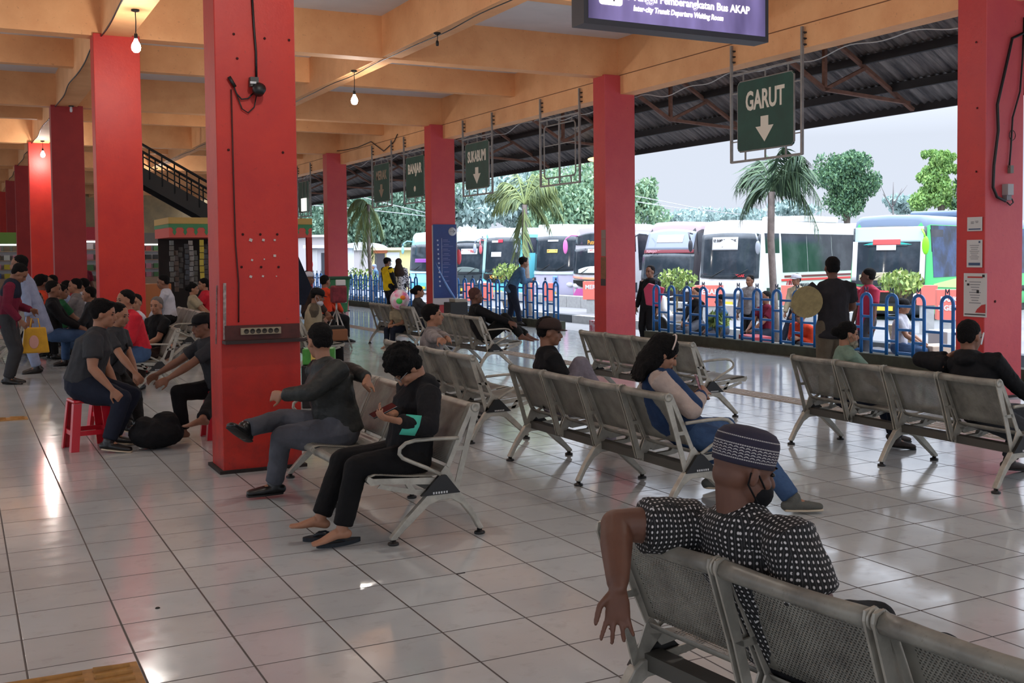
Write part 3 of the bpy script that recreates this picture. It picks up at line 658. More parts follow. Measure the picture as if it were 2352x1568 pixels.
def bench(label, loc, rz, n=4, arms='both'):
    t = thing('airport_bench', label, 'bench', loc, rz, 'perforated steel benches in rows')
    L = n*PITCH; y0 = -L/2
    back = [(.193, .425), (.175, .47), (.145, .54), (.11, .62), (.078, .69), (.058, .735), (.044, .757), (.022, .765), (.002, .755), (-.006, .735), (.004, .718), (.022, .715)]
    seat = [(.192, .405), (.205, .385), (.235, .372), (.30, .366), (.40, .372), (.50, .385), (.58, .397), (.625, .402), (.655, .394), (.668, .374), (.658, .352), (.64, .345)]
    for k in range(n):
        a = y0+k*PITCH+.022; c = a+PITCH-.044
        perf_sheet(back, a, c, 'backrest', t); perf_sheet(seat, a, c, 'seat', t)
        for y, sg in ((a-.008, -1), (c+.008, 1)):
            b = MB()
            # rear strip, cross web, under-seat bracket
            pr = lambda P: b.prism([(u, y-.004, z) for u, z in P], (0, 0, 0), (0, .008, 0))
            pr([(.03, .77), (-.008, .765), (-.012, .74), (.06, .52), (.13, .27), (.165, .27), (.10, .50), (.035, .735)])
            pr([(.03, .77), (.05, .755), (.125, .60), (.205, .42), (.185, .40), (.10, .585), (.022, .745)])
            pr([(.062, .52), (.10, .50), (.155, .50), (.145, .525)])
            pr([(.13, .27), (.165, .27), (.26, .36), (.21, .42), (.185, .40)])
            pr([(.20, .365), (.25, .355), (.64, .385), (.67, .40), (.68, .375), (.655, .345), (.60, .35), (.25, .315)])
            pr([(.165, .25), (.165, .285), (.40, .30), (.60, .35), (.62, .33), (.42, .275)])
            pr([(.38, .28), (.42, .28), (.46, .35), (.43, .35)])
            b.lathe((.018, y+sg*.004, .742), [(.028, 0), (.028, .005*1), (.016, .006), (.015, .004)], 16, Matrix.Rotation(-sg*pi/2, 3, 'X'))
            b.build('side_bracket', STEEL, t)
    b = MB(); b.box((.215, 0, .275), (.075, L-.02, .055)); b.build('beam', M('dark_grey_beam', (84, 82, 76), .5, .4), t)
    legs = [y0+.012, 0, -y0-.012] if n == 4 else [y0+.012, -y0-.012]
    for y in legs:
        b = MB(); w = .022
        prof = [(.02, .035), (.075, .15), (.13, .225), (.165, .262), (.275, .262), (.32, .225), (.42, .13), (.505, .045), (.545, .035), (.545, .06), (.47, .135), (.37, .235), (.30, .30), (.15, .30), (.10, .25), (.035, .14), (-.02, .035)]
        out = [(-.02, .035), (.05, .16), (.125, .262), (.16, .285), (.28, .285), (.33, .262), (.45, .15), (.55, .045), (.55, .03), (.515, .03)]
        inn = [(.505, .045), (.41, .125), (.32, .205), (.26, .225), (.18, .225), (.12, .19), (.05, .10), (.015, .035), (.0, .03)]
        b.prism([(u, y-w, z) for u, z in out+inn], (0, 0, 0), (0, 2*w, 0))
        lg = b.build('leg', STEEL, t); bevel(lg, .005, 2)
        for u in (0, .53):
            b = MB(); b.lathe((u, y, 0), [(.03, 0), (.033, .006), (.03, .014), (.016, .018), (.014, .04)], 14); b.build('foot_pad', BLK, lg)
    ends = ((y0-.006, -1), (-y0+.006, 1))
    for y, sg in ends:
        b = MB(); b.prism([(.13, y-.012, .262), (.37, y-.012, .262), (.345, y-.012, .285), (.26, y-.012, .37), (.215, y-.012, .37)], (0, 0, 0), (0, .024, 0)); jc = b.build('joint_cover', BLK, t)
        b = MB()
        for k in range(6): b.box((.215+k*.016, y+sg*.0135, .274), (.009, .002, .012))
        b.build('maker_mark', WHT, jc)
    if arms:
        for y, sg in ends:
            if arms == 'near' and sg > 0: continue
            if arms == 'far' and sg < 0: continue
            b = MB(); yy = y+sg*.002
            P = [(.135, .575), (.19, .578), (.30, .583), (.40, .583), (.455, .572), (.49, .545), (.495, .515), (.475, .49), (.42, .462), (.33, .42), (.25, .375)]
            b.tube([(u, yy, z) for u, z in P], .0115, n=10); b.build('armrest', STEEL, t)
    return t
B = {}
B['A'] = bench('steel bench facing left, in front of the big red pillar', (2.64, 7.04, 0), pi)
def more(k, label, loc, rz): B[k] = dup(B['A'], loc, rz, label)
more('F', 'steel bench in the centre, seen from behind, with the girl in a varsity jacket', (3.80, 6.82, 0), 0)
more('R', 'steel bench at the right with patchy see-through backs, the green-shirted woman sits on it', (6.14, 6.28, 0), R(-2.5))
more('B5', 'empty steel bench beyond the girl in the varsity jacket', (6.24, 10.04, 0), 0)
more('B6', 'steel bench behind the curly-haired man, its near seats empty', (3.86, 9.93, 0), 0)
more('B7', 'steel bench under the person in black with a raised knee', (6.43, 15.5, 0), 0)
more('B8', 'distant steel bench in front of the yellow-jacketed man', (6.75, 19.0, 0), 0)
more('B9', 'steel bench at the left with the red-shirted man on it', (2.36, 15.35, 0), pi)
more('B10', 'steel bench beyond the white-haired man, facing left', (3.45, 19.6, 0), pi)
more('B11', 'steel bench behind the big pillar, under the vested man with a cap', (4.15, 16.6, 0), 0)
more('FG', 'steel bench in the bottom right corner under the man in the dotted shirt', (1.895, 1.97, 0), R(5.6))
more('B12', 'far steel bench at the left with a crowd seated on it', (1.0, 20.6, 0), pi)
# ================================================================ PEOPLE
SKIN = {'a': M('brown_skin', (134, 92, 70), .55, var=.15, vscale=10), 'b': M('tan_skin', (160, 114, 88), .55, var=.12, vscale=10), 'c': M('deep_brown_skin', (104, 68, 52), .55, var=.15, vscale=10)}
DEBUG = False
HAIR = M('black_hair', (15, 13, 13), .85, bump=.8, bscale=90, spec=.2)
GREYH = M('grey_hair', (96, 90, 88), .8, bump=.8, bscale=90)
EYE = M('dark_eye', (20, 16, 14), .3); LIP = M('brown_lips', (112, 62, 54), .5)
def ik(a, t, l1, l2, hint):
    a, t, hint = V(a), V(t), V(hint); d = t-a; L = d.length
    if L > (l1+l2)*.999: d = d*((l1+l2)*.999/L); t = a+d; L = d.length
    L = max(L, abs(l1-l2)+.01); x = (l1*l1-l2*l2+L*L)/(2*L); h = math.sqrt(max(0, l1*l1-x*x)); n = d.normalized()
    p = hint-n*hint.dot(n)
    if p.length < 1e-4: p = V((0, 0, 1)).cross(n)
    return a+n*x+p.normalized()*h, t
def remesh(b, nm, mat, parent, vox, smooth=3, sf=.5, wrinkle=0, wsize=.09):
    o = b.build(nm, mat, parent)
    m = o.modifiers.new('r', 'REMESH'); m.mode = 'VOXEL'; m.voxel_size = vox; m.use_smooth_shade = True
    if smooth: s = o.modifiers.new('s', 'SMOOTH'); s.factor = sf; s.iterations = smooth
    if wrinkle:
        key = 'wr%.2f' % wsize
        tx = bpy.data.textures.get(key) or bpy.data.textures.new(key, 'CLOUDS'); tx.noise_scale = wsize; tx.noise_depth = 2
        d = o.modifiers.new('d', 'DISPLACE'); d.texture = tx; d.strength = wrinkle; d.mid_level = .5
    BAKE.append(o); return o
def person(label, loc, face, pose='sit', s=1.0, skin='a', hair='short', top=None, sleeve='short', bottom=None, shoe=None, pelvis=None, lean=0, side=0, twist=0, hyaw=0, hpitch=0, hroll=0,
           hands=None, elb=None, hdir=None, feet=None, knee=None, toes=None, vox=.013, girth=1.0, curl=.5, extra=None, group=None, hood=False, long_top=0, skirt=False, eyes=True, palm=None, hump=0, hair_mat=None, legs=True, shw=1.0, head=None, wh=None, wf=None, armw=1.0, spread=1.0, fit=(12, 6, .05)):
    """local frame: +x is where the person faces, +y their left, origin on the ground below the pelvis"""
    def spine(lean, side):
        la, sd = R(lean), R(side)
        up = V((sin(la), sin(sd), cos(la))).normalized(); la2 = la*(1.15+hump); up2 = V((sin(la2), sin(sd)*1.1, cos(la2))).normalized()
        mid = pv+up*.20; ch = mid+up2*.17; nb = ch+up2*.12
        tw = Matrix.Rotation(R(twist), 3, up2)
        lat = tw @ V((0, 1, 0)); lat = (lat-up2*lat.dot(up2)).normalized(); fwd = lat.cross(up2)
        hm = (Matrix.Rotation(R(hyaw), 3, 'Z') @ Matrix.Rotation(R(hpitch), 3, 'Y') @ Matrix.Rotation(R(hroll), 3, 'X'))
        ndir = (up2*.8+V((0, 0, .5))+hm @ V((.2, 0, 0))).normalized()
        hc = nb+ndir*.055+hm @ V((.018, 0, .105))
        return up, up2, mid, ch, nb, lat, fwd, hm, ndir, hc
    pv = V(pelvis or ((0, 0, .485) if pose == 'sit' else (0, 0, .87)))
    if head:   # pose the spine so that the head sits where it is seen
        l0, d0, s0 = lean, side, s
        def err(q):
            hc = spine(q[0], q[1])[-1]; W = V(loc)+Matrix.Rotation(R(face), 3, 'Z') @ (hc*q[2]); d_ = W-V((0, 0, H)); z = d_.dot(CF)
            ex, ey = PX+F*d_.dot(CR)/z-head[0], PY-F*d_.dot(CU)/z-head[1]; k = z/F/.03
            return (ex*k)**2+(ey*k)**2+((q[0]-l0)/fit[0])**2+((q[1]-d0)/fit[1])**2+((q[2]-s0)/fit[2])**2
        q = [lean, side, s]; st = [8, 4, .04]
        for it in range(60):
            imp = False
            for i in range(3):
                for sg in (1, -1):
                    r_ = list(q); r_[i] += sg*st[i]
                    if err(r_) < err(q): q = r_; imp = True
            if not imp: st = [x*.5 for x in st]
        lean, side, s = q
        hc = spine(lean, side)[-1]; W = V(loc)+Matrix.Rotation(R(face), 3, 'Z') @ (hc*s); d_ = W-V((0, 0, H)); z = d_.dot(CF)
        if DEBUG: print('HEAD %-40s lean %5.1f side %5.1f s %.2f  err %5.0f %5.0f px d %.1f' % (label[:40], lean, side, s, PX+F*d_.dot(CR)/z-head[0], PY-F*d_.dot(CU)/z-head[1], z))
    t = thing('person', label, 'person', loc, R(face), group); t.scale = (s, s, s)
    if pose == 'sit':
        fk = {'L': (.42, .11, .075), 'R': (.42, -.11, .075)}; kn = {'L': (1, .1, 1), 'R': (1, -.1, 1)}
        hd = {'L': (.36, .08, .58), 'R': (.36, -.08, .58)}
    else:
        fk = {'L': (0, .10, .075), 'R': (0, -.10, .075)}; kn = {'L': (1, 0, 0), 'R': (1, 0, 0)}
        hd = {'L': (.08, .26, .78), 'R': (.08, -.26, .78)}
    if feet: fk.update(feet)
    if hands: hd.update(hands)
    def tl(w): return Matrix.Rotation(-R(face), 3, 'Z') @ (V(w)-V(loc))/s
    for q, v in (wh or {}).items(): hd[q] = tl(v)
    for q, v in (wf or {}).items(): fk[q] = tl(v)
    if knee: kn.update(knee)
    el = {'L': (-.6, .5, -.5), 'R': (-.6, -.5, -.5)}
    if elb: el.update(elb)
    up, up2, mid, ch, nb, lat, fwd, hm, ndir, hc = spine(lean, side)
    g = girth
    sh = {'L': ch+up2*.075+lat*.165*shw, 'R': ch+up2*.075-lat*.165*shw}
    hm = (Matrix.Rotation(R(hyaw), 3, 'Z') @ Matrix.Rotation(R(hpitch), 3, 'Y') @ Matrix.Rotation(R(hroll), 3, 'X'))
    def hp(x, y, z): return hc+hm @ V((x, y, z))
    hip = {'L': pv+V((0, .085, -.02)), 'R': pv+V((0, -.085, -.02))}
    J = {}
    for q in 'LR':
        k, a = ik(hip[q], fk[q], .41, .39, kn[q]); e, w = ik(sh[q], hd[q], .275, .25, el[q]); J[q] = (k, a, e, w)
    body = MB(); C = body.capsule
    # torso
    C([pv+up*(-.04 if pose != 'sit' else .01), pv+up*.06, mid, ch, ch+up2*.07], [(.145*g, .105*g), (.145*g, .11*g), (.128*g, .10*g), (.158*g, .108*g), (.13, .085)], lat)
    C([ch+up2*.07-lat*.10, ch+up2*.07+lat*.10], [.055, .055], up2)
    C([ch+up2*.06, nb, hp(-.03, 0, -.06), hp(-.02, 0, -.02)], [.07, .055, .052, .055], lat)
    # head
    nv, nu = (12, 20) if vox < .01 else (9, 14)
    body.ell(hp(-.008, 0, .028), (.098, .076, .092), hm, nu, nv); body.ell(hp(.022, 0, -.045), (.066, .058, .072), hm, nu, nv); body.ell(hp(.062, 0, -.092), (.024, .028, .022), hm, 10, 8)
    body.ell(hp(-.035, 0, -.02), (.065, .066, .06), hm, nu, nv)
    for q in (1, -1):
        body.ell(hp(-.006, .079*q, -.012), (.019, .009, .031), hm @ Matrix.Rotation(R(-18*q), 3, 'Z'), 10, 8)
        body.ell(hp(.055, .036*q, -.03), (.026, .024, .024), hm, 10, 8)
    body.ell(hp(.072, 0, .022), (.022, .052, .014), hm, 10, 8)
    C([hp(.083, 0, .005), hp(.097, 0, -.018), hp(.104, 0, -.033)], [.009, .012, .014], hm @ V((0, 1, 0)), 8)
    body.ell(hp(.083, 0, -.062), (.014, .025, .014), hm, 10, 8)
    for q in 'LR':
        k, a, e, w = J[q]; sg = 1 if q == 'L' else -1
        C([sh[q]-lat*sg*.03, sh[q]+lat*sg*.012, (sh[q]+e)/2, e], [.056, .054*g*armw, .046*g*armw, .040*armw], lat)
        C([e, e*.7+w*.3, w*.9+e*.1, w], [.040*armw, .043*armw, (.030*armw, .026*armw), (.029, .022)], lat, 12)
        if legs:
            C([hip[q]+up*.02, hip[q]*.6+k*.4, k], [.088*g, .078*g, .056], V((0, 1, 0)))
            C([k, k*.72+a*.28, k*.2+a*.8, a], [.056, .056, .038, .037], V((0, 1, 0)))
            td = V((toes or {}).get(q, (1, .15*sg, -.12 if a.z > .06 else 0))).normalized(); heel = a-td*.035+V((0, 0, -.035)); ball = a+td*.12+V((0, 0, -.045)); tip = a+td*.165+V((0, 0, -.052))
            C([heel, a+td*.04+V((0, 0, -.022)), ball, tip], [(.034, .030), (.036, .034), (.043, .020), (.036, .013)], td.cross(V((0, 0, 1))), 12)
            if vox < .012 and not shoe:
                sdv = td.cross(V((0, 0, 1))).normalized()
                for i in range(5): C([ball+sdv*(i-2)*.017, tip+sdv*(i-2)*.018+td*(.028-.005*abs(i-1.2))], [.011, .009], sdv, 8)
            J[q] = (k, a, e, w, td)
        # hand
        dd = V((hdir or {}).get(q, (w-e))).normalized(); pn = V((palm or {}).get(q, (0, -sg, -.3))); pn = (pn-dd*pn.dot(dd))
        if pn.length < 1e-3: pn = V((0, 0, -1))-dd*V((0, 0, -1)).dot(dd)
        pn.normalize(); sv = dd.cross(pn).normalized()      # across the palm
        if sv.dot(V((1, 0, 0))) < 0 and abs(sv.x) > .2: pass
        th = sv*(1 if sg > 0 else -1)                       # thumb side
        C([w, w+dd*.045, w+dd*.085], [(.026, .019), (.038, .015), (.040, .013)], sv, 12)
        cl = curl if not isinstance(curl, dict) else curl.get(q, .5)
        for i, (ln, off) in enumerate(((.066, .030), (.075, .010), (.070, -.010), (.055, -.029))):
            p0 = w+dd*.085+th*off; pts = [p0-dd*.02, p0]; d_ = dd.copy()+th*off*.9*(spread if sg > 0 else 1.5); d_.normalize(); pts = [p0-dd*.02, p0]
            for j in range(3):
                rot = Matrix.Rotation((cl*R(62)*(.7+.15*i)), 3, pn.cross(dd)*-1 if False else dd.cross(pn)); d_ = rot @ d_; pts.append(pts[-1]+d_*ln*(.42, .33, .25)[j])
            C(pts, [.0096, .0092, .0085, .0079, .007], sv, 8)
        p0 = w+dd*.022+th*.026; d_ = (dd*.65+th*.7+pn*.25).normalized(); p1 = p0+d_*.04; d2 = (dd*.9+th*.25+pn*.35).normalized()
        C([p0-d_*.015, p0, p1, p1+d2*.03, p1+d2*.052], [.014, .014, .011, .010, .008], pn, 8)
    remesh(body, 'body', SKIN[skin], t, vox, 2)
    # clothes
    cv = max(vox, .008)
    if top:
        b = MB(); f = .014; lt = long_top
        pts = [pv+up*((-.06 if pose != 'sit' else .03)-lt), pv+up*.07, mid, ch, ch+up2*.075]; rr = [(.158*g+f, .118*g+f), (.150*g+f, .115*g+f), (.140*g+f, .108*g+f), (.162*g+f, .112*g+f), (.128+f, .088+f)]
        b.capsule(pts, rr, lat, e0=.03)
        b.capsule([ch+up2*.074-lat*.11, ch+up2*.074+lat*.11], [.055+f, .055+f], up2)
        b.capsule([ch+up2*.08, nb+up2*.0], [(.085, .072), (.064, .062)], lat)
        for q in 'LR':
            k, a, e, w = J[q][:4]; sg = 1 if q == 'L' else -1
            if sleeve == 'none': continue
            if sleeve == 'short':
                e2 = sh[q]*.32+e*.68; b.capsule([sh[q]-lat*sg*.03, sh[q]+lat*sg*.01, e2*.985+sh[q]*.015], [.060+f*.4, (.060*g*armw+f*.5), (.056*g*armw+f*.9)], lat, e1=.014); 
            else:
                b.capsule([sh[q]-lat*sg*.03, sh[q]+lat*sg*.01, (sh[q]+e)/2, e], [.058+f, .058*g+f, .052*g+f, .047+f], lat); w2 = e*.08+w*.92
                b.capsule([e, e*.6+w*.4, w2], [.047+f, .043+f, .032+f], lat, e1=.014)
        if hood: b.ell(nb-fwd*.06+up2*.0, (.07, .11, .055), None, 14, 10); b.ell(nb-fwd*.02+up2*.03, (.085, .10, .045), None, 14, 10)
        remesh(b, 'top', top, t, cv, 3, .5, .014 if vox < .012 else .012, .07)
    if bottom:
        b = MB(); f = .014
        b.capsule([pv+up*(-.03 if pose != 'sit' else .02), pv+up*.08], [(.150*g+f, .112*g+f), (.143*g+f, .108*g+f)], V((0, 1, 0)))
        if skirt:
            m_ = (J['L'][0]+J['R'][0])/2; n_ = (J['L'][1]+J['R'][1])/2
            b.capsule([pv, pv*.5+m_*.5, m_], [(.17, .12), (.18, .11), (.16, .09)], V((0, 1, 0))); b.capsule([m_, m_*.4+n_*.6, n_+V((0, 0, .03))], [(.16, .09), (.18, .10), (.20, .11)], V((0, 1, 0)))
        else:
            for q in 'LR':
                k, a = J[q][:2]; a2 = k*.08+a*.92
                b.capsule([hip[q]+up*.02, hip[q]*.6+k*.4, k], [.094*g+f, .084*g+f, .064+f], V((0, 1, 0))); b.capsule([k, k*.6+a2*.4, a2], [.064+f, .056+f, .050+f], V((0, 1, 0)), e1=.014)
        remesh(b, 'trousers' if not skirt else 'skirt', bottom, t, cv, 3, .5, .012, .08)
    if shoe and legs:
        for q in 'LR':
            a, td = J[q][1], J[q][4]; sdv = td.cross(V((0, 0, 1))).normalized(); b = MB()
            mats = shoe if isinstance(shoe, (list, tuple)) else [shoe, shoe]
            heel = a-td*.05+V((0, 0, -.035)); 
            b.capsule([heel, a+V((0, 0, -.03)), a+td*.09+V((0, 0, -.038)), a+td*.175+V((0, 0, -.045))], [(.040, .034), (.044, .042), (.048, .032), (.042, .022)], sdv, 14); b.capsule([a+V((0, 0, -.03)), a+V((0, 0, .012))], [(.046, .05), (.046, .05)], sdv, 14)
            o = remesh(b, 'shoe', mats[0], t, max(.008, vox*.8), 2)
            b = MB(); b.capsule([a-td*.052+V((0, 0, -.063)), a+td*.08+V((0, 0, -.066)), a+td*.185+V((0, 0, -.065))], [(.040, .011), (.048, .011), (.042, .011)], sdv, 14)
            b.build('sole', mats[1], o)
    # hair
    hmat = hair_mat or (GREYH if hair == 'grey' else HAIR); b = MB()
    if hair in ('short', 'grey', 'thick'):
        k = 1.0 if hair != 'thick' else 1.09
        b.ell(hp(-.027, 0, .050), (.100*k, .083*k, .086*k), hm, 18, 12); b.ell(hp(-.050, 0, .0), (.064, .078, .066), hm, 14, 10)
        if k > 1: b.ell(hp(.040, 0, .098), (.05, .06, .026), hm, 12, 8)
        remesh(b, 'hair', hmat, t, max(vox, .008), 2, .5, .012, .03)
    elif hair == 'curly':
        random.seed(3)
        b.ell(hp(-.02, 0, .062), (.118, .112, .105), hm, 18, 12); b.ell(hp(-.05, 0, .0), (.07, .085, .07), hm, 14, 10)
        for i in range(130):
            u = V((random.gauss(0, 1), random.gauss(0, 1), random.gauss(.35, 1))).normalized()
            if u.z < -.25 or (u.x > .5 and u.z < .25): continue
            b.ell(hp(-.02+u.x*.115, u.y*.11, .062+u.z*.103), (.021, .021, .021), hm, 8, 6)
        remesh(b, 'hair', hmat, t, .007, 1, .4, .012, .02)
    elif hair == 'long':
        b.ell(hp(-.02, 0, .04), (.108, .096, .10), hm, 18, 12); b.ell(hp(-.055, 0, -.03), (.085, .105, .10), hm, 14, 10)
        b.capsule([hp(-.055, 0, .0), hp(-.075, 0, -.10), hp(-.09, 0, -.20)], [(.10, .08), (.115, .085), (.085, .05)], hm @ V((0, 1, 0)))
        random.seed(5)
        for i in range(46):
            u = random.uniform(-1, 1); b.capsule([hp(-.07, u*.08, -.02), hp(-.09-.03*random.random(), u*.115, -.13), hp(-.07-.05*random.random(), u*.125, -.20-.05*random.random())], [.018, .016, .006], hm @ V((0, 1, 0)), 6)
        remesh(b, 'hair', hmat, t, .008, 1, .4, .016, .03)
    elif hair == 'bun':
        b.ell(hp(-.016, 0, .042), (.100, .083, .088), hm, 18, 12); b.ell(hp(-.045, 0, -.005), (.068, .080, .07), hm, 14, 10); b.ell(hp(-.13, 0, .01), (.045, .05, .05), hm, 12, 8)
        remesh(b, 'hair', hmat, t, max(vox, .009), 2, .5, .01, .03)
    elif hair == 'hijab':
        b.ell(hp(-.018, 0, .035), (.108, .094, .098), hm, 18, 12); b.ell(hp(-.03, 0, -.05), (.08, .088, .08), hm, 14, 10)
        b.capsule([hp(-.03, 0, -.05), nb-fwd*.03, ch-fwd*.05+up2*-.04], [(.085, .08), (.13, .10), (.17, .115)], lat)
        b.capsule([hp(.0, 0, -.09), nb+fwd*.05-up2*.04], [(.07, .05), (.10, .04)], lat)
        remesh(b, 'headscarf', hmat, t, max(vox, .01), 2, .5, .012, .05)
    if eyes:
        for q in (1, -1):
            b = MB(); b.ell(hp(.078, .033*q, .003), (.009, .013, .007), hm, 10, 6); b.build('eye', EYE, t)
            b = MB(); b.capsule([hp(.087, .018*q, .024), hp(.080, .050*q, .026)], [.004, .003], hm @ V((0, 0, 1)), 6); b.build('eyebrow', HAIR, t)
        b = MB(); b.ell(hp(.094, 0, -.064), (.006, .022, .008), hm, 10, 6); b.build('lips', LIP, t)
    t['_h'] = 0
    P = dict(root=t, hp=hp, hm=hm, J=J, sh=sh, nb=nb, ch=ch, up=up2, lat=lat, fwd=fwd, pv=pv, mid=mid)
    if extra:
        for e in (extra if isinstance(extra, list) else [extra]): e(P)
    del t['_h']
    return P
# worn extras (children)
def cap(mat, brim=True, z=.055, sc=1.0, yaw=0):
    def f(P):
        b = MB(); hm = P['hm'] @ Matrix.Rotation(R(yaw), 3, 'Z')
        b.lathe(P['hp'](-.008, 0, .030), [(.104*sc, 0), (.106*sc, .02), (.100*sc, .05), (.078*sc, .078), (.04*sc, .092), (.006, .096)], 22, hm)
        if brim:
            rows = []
            for i in range(4):
                q = i/3; rows.append([P['hp'](-.008, 0, .03)+hm @ V(((.09+.075*q)*cos(a)*(1-.1*q)+.01*q, .092*sin(a)*(1-.12*q), .004-.012*q-.008*(sin(a)**2))) for a in [R(-62+12.4*k) for k in range(11)]])
            b.sheet(rows)
        o = b.build('cap', mat, P['root']); solid(o, .004); return o
    return f
def mask(mat, low=False):
    def f(P):
        b = MB(); dz = -.035 if low else 0
        b.ell(P['hp'](.052, 0, -.062+dz), (.058, .060, .052), P['hm'], 16, 10); o = b.build('face_mask', mat, P['root'])
        for q in (1, -1): b = MB(); b.tube([P['hp'](.05, .058*q, -.04+dz*.5), P['hp'](.01, .078*q, -.005), P['hp'](-.022, .083*q, .0), P['hp'](-.024, .083*q, -.035), P['hp'](.03, .066*q, -.085+dz)], .003, n=6); b.build('ear_loop', mat, o)
    return f
def shoulder_bag(mat):
    def f(P):
        b = MB(); p, q = P['sh']['L']+P['up']*.06, P['pv']+V((.02, -.19, .12))
        b.tube([p-P['fwd']*.06, (p+q)/2-P['fwd']*.145, q-P['fwd']*.05], .012, n=6); b.tube([p, (p+q)/2+P['fwd']*.145, q+P['fwd']*.05], .012, n=6); b.build('bag_strap', mat, P['root'])
    return f
C_BLACK = mat_cloth('black_cloth', (20, 20, 23)); C_DGREY = mat_cloth('dark_grey_cloth', (58, 60, 64)); C_JEAN = mat_cloth('blue_denim', (66, 92, 128), (52, 74, 106)); C_GREYP = mat_cloth('grey_trouser_cloth', (84, 86, 94)); C_NAVY = mat_cloth('navy_cloth', (28, 34, 50)); C_WHITE = mat_cloth('white_cloth', (196, 196, 206)); C_LBLUE = mat_cloth('pale_blue_cloth', (146, 160, 190)); C_BEIGE = mat_cloth('beige_cloth', (168, 156, 130)); C_RED = mat_cloth('bright_red_cloth', (206, 40, 56)); C_MAROON = mat_cloth('maroon_cloth', (110, 28, 52)); C_GREEN = mat_cloth('pale_green_cloth', (124, 148, 132)); C_ORANGE = mat_cloth('orange_red_cloth', (220, 74, 44)); C_YEL = mat_cloth('yellow_cloth', (232, 196, 28)); C_BROWN = mat_cloth('dark_brown_cloth', (58, 44, 40)); C_LGREY = mat_cloth('light_grey_marl', (136, 132, 132), (104, 100, 102)); C_KHAKI = mat_cloth('khaki_brown_cloth', (98, 88, 74)); C_DENIMS = mat_cloth('denim_shirt_blue', (88, 124, 154), (62, 94, 126)); C_CHAR = mat_cloth('charcoal_jacket_shell', (50, 52, 50), (36, 38, 38), rough=.5); C_TEAL = mat_cloth('green_shirt_cloth', (34, 92, 56))
SH_BLACK = M('black_shoe_leather', (14, 14, 15), .35); SH_SOLE = M('black_sole', (20, 20, 20), .7); SH_GREY = M('grey_canvas_shoe', (84, 84, 78), .85, bump=.3, bscale=120); SH_CREAM = M('cream_rubber_sole', (196, 180, 156), .6)
# ================================================================ THE PEOPLE IN THE HALL
def tol(loc, face, s, w): return Matrix.Rotation(-R(face), 3, 'Z') @ (V(w)-V(loc))/s
PP = person
DOTS = mat_dots(); KOP = mat_kopiah()
def kopiah(P):
    b = MB(); b.lathe((0, 0, 0), [(.088, -.012), (.090, 0), (.0925, .03), (.092, .058), (.088, .074), (.074, .092), (.045, .103), (.004, .106)], 36)
    o = b.build('knitted_cap', KOP, P['root']); o.location = P['hp'](-.010, 0, .028); o.rotation_euler = P['hm'].to_euler(); o.scale = (1.14, .95, 1)
# 1 man in the dotted shirt
L0 = (2.14, 2.56, 0); hd_ = -8
PP('man in a white-dotted black shirt and knitted cap, arm draped over the bench back', L0, hd_, pelvis=(.03, 0, .49), lean=-20, hump=-.3, side=0, twist=18, hyaw=-2, hpitch=14, s=1.0, armw=1.22, head=(1712, 1095), hair='none', skin='c', girth=1.15, shw=1.1,
   top=DOTS, sleeve='short', bottom=C_BLACK, shoe=[SH_BLACK, SH_SOLE], wh={'L': at(1420, 1352, d=3.12)}, elb={'L': (-.9, .5, .35), 'R': (-.2, -.9, -.3)}, hdir={'L': (-.05, -.05, -1)}, palm={'L': (-.2, -.6, 0)},
   hands={'R': (.04, -.15, .53)}, feet={'L': (.50, .16, .075), 'R': (.40, -.20, .075)}, spread=12, knee={'R': (1, -.3, 1), 'L': (1, .2, 1)}, curl={'L': .25, 'R': .6}, vox=.0058, extra=[kopiah, mask(C_BLACK)])
# 2 curly-haired man with phone
L0 = (2.30, 6.20, 0)
def mask_on_arm(P):
    e, w = P['J']['L'][2], P['J']['L'][3]; c = e*.45+w*.55; b = MB(); rows = []
    for i in range(5):
        rows.append([c+V((.05*(i-2)*.5+.012*j, .052-.01*abs(j-2), .05-.03*j+.004*i)) for j in range(5)])
    b.sheet(rows); o = b.build('green_face_mask', M('surgical_mask_green', (64, 176, 152), .7), P['root']); solid(o, .004)
def glasses(P):
    b = MB()
    for q in (1, -1): b.tube([P['hp'](.098+.004*cos(a), .034*q+.024*cos(a), .0+.018*sin(a)) for a in [k*pi/6 for k in range(12)]], .0025, n=5, closed=True); b.tube([P['hp'](.098, .057*q, .006), P['hp'](.0, .084*q, .008)], .0025, n=5)
    b.build('spectacles', M('metal_rim', (150, 150, 150), .3, .8), P['root'])
PC_ = PP('curly-haired man in a black hoodie bending over his phone', L0, 180, girth=1.2, shw=1.08, lean=10, hump=.3, hpitch=50, head=(938, 852), hair='curly', skin='b', top=mat_cloth('black_hoodie', (22, 22, 25)), sleeve='long', hood=True, bottom=mat_cloth('black_track_trousers', (16, 16, 18)), vox=.0065, s=.95,
   wh={'L': at(915, 966, d=6.12), 'R': at(905, 948, d=6.35)}, elb={'L': (-.4, .6, -1), 'R': (-.4, -.5, -1)}, hdir={'L': (1, -.25, .25), 'R': (1, .3, .2)}, palm={'L': (0, -.4, .8), 'R': (0, .4, .8)}, curl=.45,
   wf={'L': at(785, 1215, z=.10), 'R': at(735, 1190, z=.13)}, toes={'L': (1, .05, -.1), 'R': (.95, -.1, .1)}, knee={'L': (1, .25, 1.2), 'R': (1, -.2, 1)}, extra=[mask_on_arm, glasses])
o = MB(); c = at(868, 944, d=6.2)
o.box((0, 0, 0), (.15, .075, .009)); q = o.build('smartphone', M('black_glass', (12, 13, 15), .15)); q.location = c+V((.03, 0, .0)); q.rotation_euler = (R(12), R(-22), 0); bevel(q, .003); tag(q, 'black smartphone held by the curly-haired man', 'phone')
